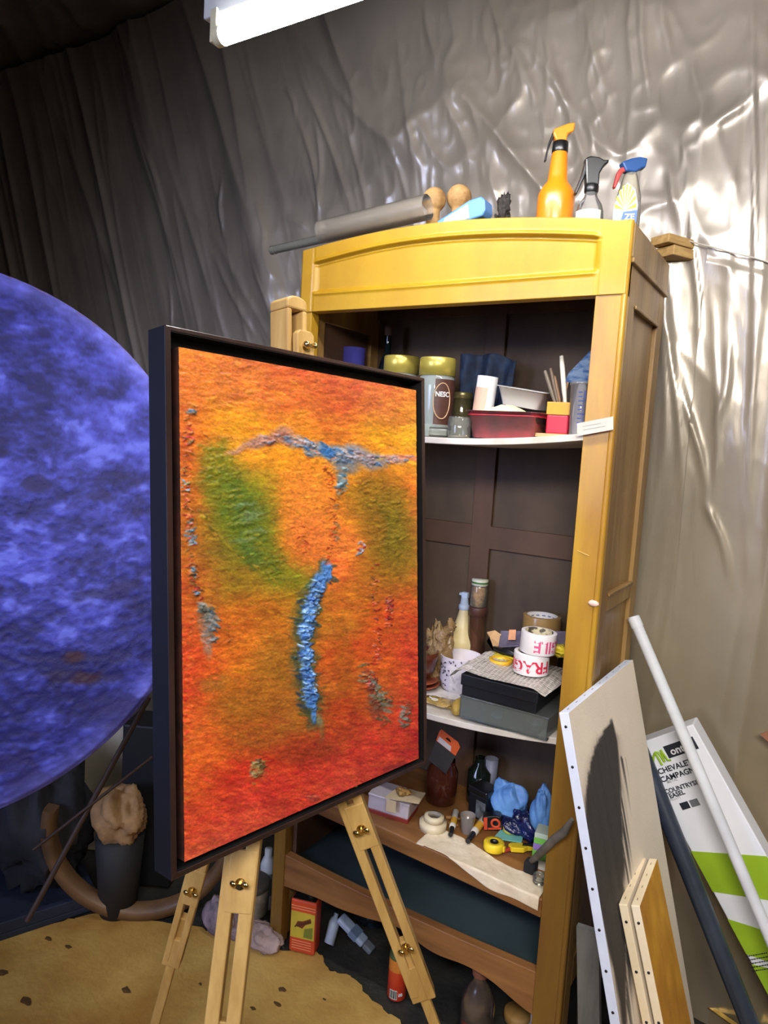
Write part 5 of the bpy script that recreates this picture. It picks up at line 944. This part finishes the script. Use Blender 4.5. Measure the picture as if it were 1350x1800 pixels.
t = thing('silicone_cartridge', 'white and grey flat bottle lying on its side under the scalloped rail', 'bottle', a); part('body', MB().box(-.016, .016, -.010, .010, .028, Lq, f), wb, t, .005); part('cap', MB().box(-.013, .013, -.009, .009, 0, .028, f), mat('grey_cap', (110, 116, 126), .5), t, .004); part('label', MB().box(-.0164, .0164, -.0104, .0104, .05, .075, f), mat('label_greyblue', (110, 130, 160), .5), t)
a = atz(625, 1622, .02)+np.array([.0, .05, 0]); solo('grey_bag', MB().ell((0, 0, .0), (.05, .03, .026), 30, 18, noise=.35, seed=21), mat('dark_bag', (44, 56, 70), .3, c2=(26, 34, 44), scale=20, bump=.5), 'dark grey blue plastic bag behind the white bottles on the floor', 'bag', a)
x, y, h, r = S(679, 713, 1600, 1762, -.006)
t = thing('spray_can', 'red and orange spray can with barcode standing behind the far easel leg', 'spray can', (x, y, -.006)); 
part('body', MB().lathe([(0, 0), (r*.95, 0), (r, .003), (r, .075)], 32), mat('can_red', (206, 62, 36), .35, coat=.3), t); part('upper_body', MB().lathe([(r, .075), (r, .105)], 32), mat('can_orange', (214, 130, 50), .35, coat=.3), t); part('shoulder', MB().lathe([(r, .105), (r*.9, .118), (r*.45, .126), (0, .126)], 32), mat('can_green', (70, 84, 50), .4), t); part('cap', MB().lathe([(r*.62, .122), (r*.62, .150), (0, .152)], 26), tm, t)
nrm = np.array([C[0]-x, C[1]-y, 0]); nrm /= np.linalg.norm(nrm); ph0 = math.atan2(nrm[1], nrm[0])-.45
part('barcode_patch', MB().lathe([(r+.0003, .006), (r+.0004, .030)], 10, ang=.85, a0=ph0-.35), mat('paper_white', (0, 0, 0)), t); b = MB()
for i in range(9): b.lathe([(r+.0006, .008), (r+.0006, .028)], 1, ang=.035+.02*(i % 3), a0=ph0-.30+i*.085)
part('bars', b, blackp, t); F = fr(np.array([math.cos(ph0+.85), math.sin(ph0+.85), 0])*(r+.0004)+np.array([0, 0, .018]), (-math.sin(ph0+.85), math.cos(ph0+.85), 0), (0, 0, 1), (math.cos(ph0+.85), math.sin(ph0+.85), 0)); text('print', '88', .011, F, mat('print_white', (0, 0, 0)), t)
x, y, h, r = S(804, 864, 1692, 1845, -.006); vtt = vessel('brown_bottle', 'dusty dark brown glass bottle without cap at the foot of the cabinet', 'bottle', (x, y, h, r), -.006, [(.95, 0), (1, .02), (1, .48), (.92, .58), (.62, .72), (.42, .80), (.38, .84), (.38, .93), (.46, .94), (.46, 1), (.34, 1), (.34, .9)], mat('dark_brown_glass', (52, 42, 38), .18, c2=(78, 68, 60), scale=14, coat=.6)); part('neck_ring', MB().lathe([(.47*r, .88*h), (.50*r, .93*h), (.50*r, .985*h), (.45*r, 1.005*h), (.3*r, 1.005*h)], 26), mat('rusty_neck', (124, 76, 60), .6), vtt[0])
part('label', MB().lathe([(r*1.005, .02*h), (r*1.005, .30*h)], 24, ang=2.2, a0=-2.2), mat('red_brown_label', (110, 44, 34), .6), vtt[0])
P = atz(898, 1812, -.006); solo('round_disc', MB().lathe([(0, .001), (.030, 0), (.033, .004), (.033, .020), (.030, .024), (0, .026)], 40), mat('tan_wood_lid', (176, 138, 80), .6, c2=(150, 112, 60), scale=14), 'round tan disc on the floor between brown bottle and post', 'disc', (P[0], P[1]+.04, -.006))
x, y, h, r = S(925, 956, 1778, 1850, -.006); vessel('white_pot', 'small white capped bottle at the foot of the right cabinet post', 'bottle', (x, y, h, r), -.006, [(.95, 0), (1, .05), (1, .6), (.8, .7), (.85, .72), (.85, 1), (0, 1)], mat('white_plastic2', (206, 206, 200), .4, c2=(190, 188, 180), scale=8))
# left of the cabinet
x, y, h, r = SY(456, 482, 1490, 1560, .10, -.006); t, h, r = vessel('white_bottle', 'white plastic bottle standing behind the left cabinet leg', 'bottle', (x, y, h, r), -.006, [(.95, 0), (1, .03), (1, .74), (.7, .84), (.5, .87), (.5, 1), (0, 1)], mat('white_plastic3', (190, 196, 204), .4)); part('label', MB().lathe([(r*1.01, .25*h), (r*1.01, .62*h)], 24), mat('label_grey', (120, 134, 146), .5, c2=(90, 100, 112), scale=60), t)
x, y, h, r = S(404, 470, 1585, 1640, -.006); t, h, r = vessel('paint_pot', 'dirty white paint pot with dark lid behind the near easel leg', 'pot', (x, y, .085, r), .026, [(.92, 0), (1, .03), (1, .9)], mat('dirty_white', (176, 168, 156), .6, c2=(96, 90, 84), scale=14)); part('lid', MB().lathe([(r*1.04, h*.86), (r*1.05, h*1.0), (r*.95, h*1.04), (0, h*1.0)], 34), mat('dark_lid', (62, 56, 50), .6), t)
rag = mat('lilac_rag', (150, 132, 142), .85, c2=(96, 84, 96), scale=22, bump=.6)
P = atz(370, 1650, .0); crumple('crumpled_rag', (P[0], P[1]+.05, .034), (.062, .045, .046), rag, 'lilac and grey crumpled rag left of the near easel leg', 'rag', 15, .2, 2.2)
P = atz(448, 1668, .0); crumple('crumpled_rag', (P[0], P[1]+.03, .016), (.062, .038, .024), mat('pink_grey_rag', (176, 152, 146), .85, c2=(130, 110, 108), scale=22, bump=.6), 'pinkish grey crumpled rag under the dirty paint pot', 'rag', 17, .2, 2.4)

# ================================================================== right side: canvases, pipe, tube, easel box
cw = mat('gessoed_canvas', (236, 226, 210), .7, c2=(226, 214, 196), scale=5, bump=.1, bscale=160); edge_w = mat('primed_edge', (214, 222, 240), .6, c2=(200, 208, 228), scale=9)
staple = mat('dark_staple', (34, 34, 40), .4, .4)
def canvas_panel(name, lab, TLn, L, Wd, th, ln, us, cface, cedge, ns=13, topm=None, nt=9):
    """TLn near top front corner; leans ln (dx/dz); us: direction of the top edge"""
    v = np.array([ln, 0, -1.]); v /= np.linalg.norm(v); u = np.array(us, float); u -= v*(u @ v); u /= np.linalg.norm(u); n = np.cross(v, u)*1.0
    if n[0] < 0: n = -n
    t = thing(name, lab, 'canvas', np.array(TLn)); F = fr((0, 0, 0), u, v, n)
    o = part('front', MB().grid(np.array([[tofr(F, [Wd*a, L*b, 0]) for a in np.linspace(0, 1, 90 if cface == 'ink' else 50)] for b in np.linspace(0, 1, 160 if cface == 'ink' else 80)])), cface if cface != 'ink' and cface != 'yel' else vcol('painted_front_'+cface, .65, .25, 200), t)
    part('stretcher', MB().box(0, Wd, 0, L, -th, -.0006, F), cedge, t, .0015)
    for i in range(ns):
        s = L*(i+.35)/ns; part('edge_nail', MB().lathe([(.0028, -.0006), (.0024, .0012), (0, .0014)], 10, fr(tofr(F, [0, s, -th*.52]), v, n, -u)), staple, t)
    for i in range(nt): s = Wd*(i+.5)/nt; part('top_staple', MB().box(s-.004, s+.004, -.0008, 0, -th*.56, -th*.50, F), mat('pale_staple', (150, 140, 130), .4, .5), t)
    return t, o, F
y_n = -.18; TLn = aty(1000, 1253, y_n); far = aty(1113, 1163, .235); Wd = float(np.linalg.norm(far-TLn))
t, o, F = canvas_panel('large_canvas', 'tall white canvas with a black brushed shape leaning on the cabinet side', TLn, .93, Wd, .019, .262, (far-TLn), 'ink', edge_w)
Vn = np.array([v.co[:] for v in o.data.vertices]); uu = (Vn @ F[1])/Wd; vv = (Vn @ F[2])/.93
Wn = Vn+np.array(TLn)[None]-C; Wd_ = Wn @ FW; ipx = 675+CAMF*(Wn @ RT)/Wd_; ipy = 900-CAMF*(Wn @ UP)/Wd_      # outline measured on the photograph
yy_ = [1264, 1275, 1300, 1340, 1400, 1450, 1500, 1550, 1600, 1650, 1700, 1760, 1900]; icx = np.interp(ipy, yy_, [1076, 1074, 1069, 1063, 1061, 1062, 1066, 1071, 1077, 1083, 1088, 1093, 1105]); ihw = np.interp(ipy, yy_, [0, 6, 17, 26, 33, 33, 31, 27, 22, 18, 12, 6, 2])
dd1 = np.abs(ipx-icx)-ihw; e = (fbm(uu*26, vv*6, 4)-.5)*11
ink = ss(2.5, -2.5, dd1+e)*(ipy > 1262); streak = ss(.50, .62, fbm(uu*60, vv*3, 3))*ss(17, 3, dd1)*(ipx > icx)*(ipy > 1330)*.9
halo = ss(12, 0, dd1)*.4*(ipy > 1290)
cbase = np.array([232, 220, 204.])[None]*(.96+.06*fbm(uu*6, vv*9, 3))[:, None]; k = np.clip(np.maximum(ink, streak*(1-ink)), 0, 1)[:, None]; h_ = (halo*fbm(uu*60, vv*5, 3))[:, None]
inkc = np.array([50, 46, 46.])[None]+22*(fbm(uu*40, vv*3, 3)-.4)[:, None]; cc = cbase*(1-h_)+np.array([120, 106, 96.])*h_; cc = cc*(1-k)+inkc*k; colorize(o, lin(np.clip(cc, 0, 255)))
TLf = aty(1125, 1593, -.10); farf = aty(1155, 1507, .085); Wq = float(np.linalg.norm(farf-TLf)); nf = np.array([.95, 0, .29])
for lab, face, sh, Lq in (('small canvas with warm white edges, rear one of the leaning small pair', cw, .0225, .63), ('small canvas painted golden yellow, front one of the leaning small pair', 'yel', 0, .62)):
    TLn = TLf-nf*sh; Wd = Wq
    t, o, F = canvas_panel('small_canvas', lab, TLn, Lq, Wd, .0165, .30, farf-TLf, face, mat('warm_edge', (236, 222, 196), .6, c2=(226, 206, 170), scale=12), ns=7, nt=4)
    if face == 'yel':
        Vn = np.array([v.co[:] for v in o.data.vertices]); uu = (Vn @ F[1])/Wd; vv = (Vn @ F[2])/Lq; f_ = fbm(uu*3+2, vv*8, 4)[:, None]; g_ = fbm(uu*9+5, vv*14, 4)[:, None]
        cc = np.array([196, 148, 34.])*f_*1.15+np.array([170, 110, 24.])*(1-f_)+30*(g_-.5); dk = (ss(.55, .85, vv)*ss(.5, .62, fbm(uu*5, vv*7+3, 3)))[:, None]; cc = cc*(1-.6*dk)+np.array([90, 84, 60.])*.6*dk; colorize(o, lin(np.clip(cc, 5, 250)))
# timber pieces in the gap
a = aty(1003, 1500, .10); b = atz(1030, 1830, -.006); dkw = mat('dark_timber', (74, 56, 46), .7, c2=(46, 36, 32), scale=8, stretch=(3, 3, .5), bump=.3)
P0 = np.array([.815, .13, -.006]); P1 = np.array([.802, .08, .50]); solo('timber_batten', MB().bar((0, 0, 0), P1-P0, .024, .02, (0, 1, 0)), dkw, 'dark brown batten standing in the gap between cabinet and large canvas', 'batten', P0)
P0 = np.array([.868, .02, -.006]); P1 = np.array([.832, .0, .40]); solo('grey_plank', MB().bar((0, 0, 0), P1-P0, .045, .014, (0, 1, 0)), mat('grey_plank', (128, 128, 120), .7, c2=(96, 98, 92), scale=7, stretch=(3, 3, .5)), 'grey weathered plank behind the large canvas near the cabinet leg', 'plank', P0)
# easel carton
w_ = np.array([.82, 0, .57]); w_ /= np.linalg.norm(w_); dn_ = np.array([.57, 0, -.82]); dn_ /= np.linalg.norm(dn_); Yb = .33
TR = aty(1218, 1273, Yb); Wb = .150; TL = TR-w_*Wb; Lb = float((TL[2]+.006)/.82)-.02+.0; 
Lb = (TL[2]+.006)/abs(dn_[2])
BF = fr((0, 0, 0), w_, dn_, (0, -1, 0)); carton = thing('easel_carton', 'tall white and lime easel carton leaning behind the white pipe at the right', 'carton', TL)
wc = mat('carton_white', (228, 230, 238), .5, c2=(216, 220, 230), scale=4); lime = mat('lime_print2', (150, 184, 40), .5, c2=(136, 170, 34), scale=5)
part('box', MB().box(0, Wb, 0, Lb, -.06, 0, BF), wc, carton, .003)
def boxpoly(px): return [tuple(np.array([(p-TL) @ w_, (p-TL) @ dn_])) for p in [aty(a, b, Yb) for a, b in px]]
def clipx(poly):      # keep inside the face
    return [(min(max(a, 0), Wb), min(max(b, 0), Lb)) for a, b in poly]
def stripe(a0, a1, b0, b1): return [(0, a0), (Wb, b0), (Wb, b1), (0, a1)]
def rowat(px, py): p = aty(px, py, Yb)-TL; return float(p @ w_), float(p @ dn_)
b = MB()
s1 = rowat(1216, 1496); s1r = rowat(1332, 1504); s2 = rowat(1245, 1566); s2r = rowat(1350, 1582)
sl = (s1r[1]-s1[1])/(s1r[0]-s1[0]); sl2 = (s2r[1]-s2[1])/(s2r[0]-s2[0])
def yl_(p, s, x): return p[1]+(x-p[0])*s
b.prism(clipx([(0, yl_(s1, sl, 0)), (Wb, yl_(s1, sl, Wb)), (Wb, yl_(s2, sl2, Wb)), (0, yl_(s2, sl2, 0))]), .0002, .0008, BF)
s3 = rowat(1266, 1611); s3r = rowat(1326, 1630); s4 = rowat(1294, 1671); s4r = rowat(1330, 1683); sl3 = (s3r[1]-s3[1])/(s3r[0]-s3[0])
b.prism(clipx([(0, yl_(s3, sl3, 0)), (Wb, yl_(s3, sl3, Wb)), (Wb, yl_(s4, sl3, Wb)), (0, yl_(s4, sl3, 0))]), .0002, .0008, BF)
s5 = rowat(1310, 1705); b.prism(clipx([(0, s5[1]-.01), (Wb, s5[1]+.06), (Wb, s5[1]+.16), (0, s5[1]+.08)]), .0002, .0008, BF)
part('stripes', b, lime, carton)
dkn = mat('ink_navy', (30, 36, 48), .5); 
def bt(body, size, px, py, m, sx=1.0, shear=0, align='C'):
    u_, v_ = rowat(px, py); return text('print', body, size, fr(tofr(BF, [u_, v_, .0010]), w_, -dn_, (0, -1, 0)), m, carton, sx=sx, shear=shear)
u1, v1_ = rowat(1172, 1322); u2, v2_ = rowat(1228, 1305)
part('logo_banner', MB().prism([(u1-.002, v1_-.014), (Wb*.90, v1_-.014), (Wb*.90, v1_+.015), (u1-.002, v1_+.015)], .0002, .0008, BF), dkn, carton)
bt('ont', .024, 1190, 1318, mat('print_white', (0, 0, 0)), 1.0)
b = MB(); U0, V0 = rowat(1163, 1335)
for pth in ([(-.022, .004), (-.016, -.006), (-.008, -.013)], [(-.008, -.014), (-.007, .018)], [(-.008, -.014), (-.001, -.012), (.002, .013)], [(.002, .013), (.007, -.015)], [(.007, -.015), (.011, .012), (.018, .013)]):
    b.tube([tuple(tofr(BF, [U0+.002+x_, V0-.006+y_, .0012])) for x_, y_ in pth], .0028, 6)
part('logo_letter', b, lime, carton)
bt('CHEVALET', .0175, 1186, 1348, dkn, 1.0); bt('CAMPAGNE', .0175, 1194, 1361, dkn, 1.0); bt('METAL', .009, 1182, 1372, mat('grey_print', (190, 192, 198), .5)); bt('COUNTRYSIDE', .0145, 1203, 1382, dkn, 1.0); bt('EASEL', .0145, 1190, 1396, dkn); bt('ALLOY', .009, 1187, 1403, mat('grey_print', (0, 0, 0)))
for px, c_ in ((1204, dkn), (1221, mat('grey_badge', (110, 114, 122), .5))):
    u_, v_ = rowat(px, 1416 if px < 1210 else 1411); part('badge', MB().prism([(u_-.010, v_-.008), (u_+.010, v_-.008), (u_+.010, v_+.008), (u_-.010, v_+.008)], .0002, .0009, BF), c_, carton)
b = MB(); rs = random.Random(3)
for i in range(5):
    u_, v_ = rowat(1312+i*2.5, 1680+i*6.5); k_ = u_
    while k_ < u_+.045: w__ = rs.uniform(.002, .006); b.prism([(k_, v_), (k_+w__, v_), (k_+w__, v_+.0022), (k_, v_+.0022)], .0009, .0012, BF); k_ += w__+.0012
part('fine_print', b, dkn, carton)
# white pipe and dark tube
a = aty(1113, 1084, .270); b = aty(1350, 1640, .262); d = (b-a)/(b-a)[2]*(-(a[2]+.006)); r = .0125; foot = a+d
t = thing('white_pipe', 'long white plastic pipe leaning against the back corner of the cabinet', 'pipe', a); pvc = mat('white_pvc', (216, 220, 228), .35, c2=(200, 204, 212), scale=10, coat=.1)
part('pipe', MB().cyl((0, 0, 0), d, r, None, 28, cap=False).cyl((0, 0, 0), d, r-.0018, None, 28, cap=False).lathe([(r, 0), (r-.0018, 0)], 28, fr((0, 0, 0), (.9, 0, .43), (0, 1, 0), (-.43, 0, .9))), pvc, t)
part('socket', MB().cyl(d*.001, d*.022, r+.0015, None, 28, cap=False), pvc, t)
a = aty(1158, 1400, .315); b = aty(1314, 1790, .255); d = (b-a)/np.linalg.norm(b-a); a = a-d*.12; k = -(a[2]-.012)/d[2]; solo('dark_tube', MB().cyl((0, 0, 0), d*k, .020, None, 32), mat('dark_blue_tube', (50, 58, 74), .38, c2=(34, 40, 54), scale=6, coat=.2), 'thick dark blue grey tube leaning left of the easel carton', 'tube', a)
# picture frame lying on the floor behind, torn cardboard at the right edge
P = atz(1204, 1744, .03); Q = atz(1300, 1812, .03); d = (Q-P)/np.linalg.norm(Q-P); s_ = np.array([-d[1], d[0], 0])
t = thing('picture_frame', 'narrow wooden frame strip with a gold edge standing on the floor at the lower right', 'frame', P); F = fr((0, 0, 0), d, (0, 0, 1), -s_)
part('strip', MB().box(-.06, .30, -.036, 0, -.012, .0, F), mat('drab_wood', (130, 112, 84), .6), t, .002); part('gold_edge', MB().box(-.06, .30, -.0, .004, -.013, .002, F), mat('gilt', (214, 180, 96), .3, .9), t, .001)
P = aty(1347, 1296, .392); solo('torn_cardboard', MB().prism([(-.013, .004), (.0, .014), (.06, .020), (.06, -.03), (.01, -.012)], 0, .003, fr((0, 0, 0), (1, 0, 0), (0, 0, 1), (0, -1, 0))), mat('brown_cardboard', (140, 90, 64), .8), 'torn brown cardboard corner at the right edge of the picture', 'cardboard', P)

# ================================================================== left side: hoop, lump, panel, sticks, crate
hoopm = mat('bentwood', (124, 92, 60), .5, c2=(88, 64, 42), scale=6, bump=.1); hc_ = atz(225, 1612, -.006); R_ = .262
hd = np.array([.80, .60, 0]); hn = np.array([.60, -.80, 0]); cxp = np.array([hc_[0]+.02, hc_[1]+.02, -.006])
hb = MB(); hprof = [(R_-.030, -.022), (R_, -.022), (R_+.002, 0), (R_, .022), (R_-.030, .022), (R_-.030, -.022)]; hF = fr((0, 0, R_), hd, (0, 0, 1), hn); hb.lathe(hprof, 70, hF, ang=math.radians(188), a0=math.radians(168))
for q in (168, 356): q = math.radians(q); hb.add([tofr(hF, [r_*math.cos(q), r_*math.sin(q), z_]) for r_, z_ in hprof[:5]], [(0, 1, 2, 3, 4)])
solo('bentwood_runner', hb, hoopm, 'large curved brown bentwood runner standing under the round blue canvas', 'bentwood piece', cxp)
P = C+ray(182, 1325)*2.25; solo('cream_panel', MB().box(-.060, .075, 0, .02, 0, P[2]+.12), mat('cream_board', (206, 194, 166), .6), 'cream coloured board standing behind the dark sticks at the left', 'board', (P[0], P[1], -.006), (0, 0, .5))
P = C+ray(246, 1330)*2.08; solo('dark_case', MB().box(-.055, .10, 0, .12, 0, P[2]+.10), mat('dark_case', (22, 22, 26), .6), 'tall dark case between the cream board and the painting frame', 'case', (P[0], P[1], -.006), (0, 0, .5), .006)
P = C+ray(212, 1432)*1.98; solo('stone_lump', MB().ell((0, 0, 0), (.075, .06, .075), 48, 32, noise=.22, seed=31), mat('tan_stone', (178, 140, 96), .85, c2=(132, 98, 62), scale=12, bump=.5), 'rounded tan sponge-like lump behind the bentwood hoop', 'sponge', P)
P2 = P.copy(); solo('clay_pot', MB().lathe([(0, 0), (.05, 0), (.066, max(.04, P[2]-.055)), (.05, max(.045, P[2]-.05))], 32), mat('dark_pot', (34, 34, 36), .7), 'dark pot carrying the tan lump behind the hoop', 'pot', (P[0], P[1], -.006))
for i, (a0, b0, lab) in enumerate((((168, 1398), (262, 1225), 'dark stick crossing behind the hoop, nearer one of two'), ((176, 1402), (268, 1330), 'thin dark stick leaning flatter behind the hoop'))):
    a = C+ray(*a0)*1.75; b = C+ray(*b0)*1.80; d = b-a; solo('dark_stick', MB().cyl(-d*1.2, d*1.0, .007 if i == 0 else .004, None, 12), mat('dark_stick', (62, 44, 36), .6), lab, 'stick', a)
P = atz(0, 1655, -.006); Q = atz(172, 1598, -.006); d = (Q-P)/np.linalg.norm(Q-P); s_ = np.array([-d[1], d[0], 0]); Lc = float(np.linalg.norm(Q-P)); F = fr((0, 0, 0), d, s_, (0, 0, 1))
t = thing('dark_crate', 'low dark blue crate on the floor at the left under the round canvas', 'crate', P); cm = mat('dark_blue_board', (34, 44, 66), .7, c2=(24, 30, 46), scale=5)
part('base', MB().box(-.3, Lc, 0, .36, 0, .018, F), cm, t, .003); part('front_rail', MB().box(-.3, Lc, 0, .02, .018, .05, F), cm, t, .003); part('side_rail', MB().box(Lc-.02, Lc, .02, .36, .018, .05, F), cm, t, .003); part('back_rail', MB().box(-.3, Lc-.02, .34, .36, .018, .05, F), cm, t, .003)
P = C+ray(60, 1470)*2.0; solo('dark_sack', MB().ell((0, 0, .0), (.17, .13, .20), 44, 30, noise=.2, seed=33), mat('dark_cloth', (52, 52, 58), .9, c2=(34, 34, 40), scale=8, bump=.3), 'large dark bundle standing in the shadow on the left', 'bundle', (P[0]-.06, P[1]+.05, .21))
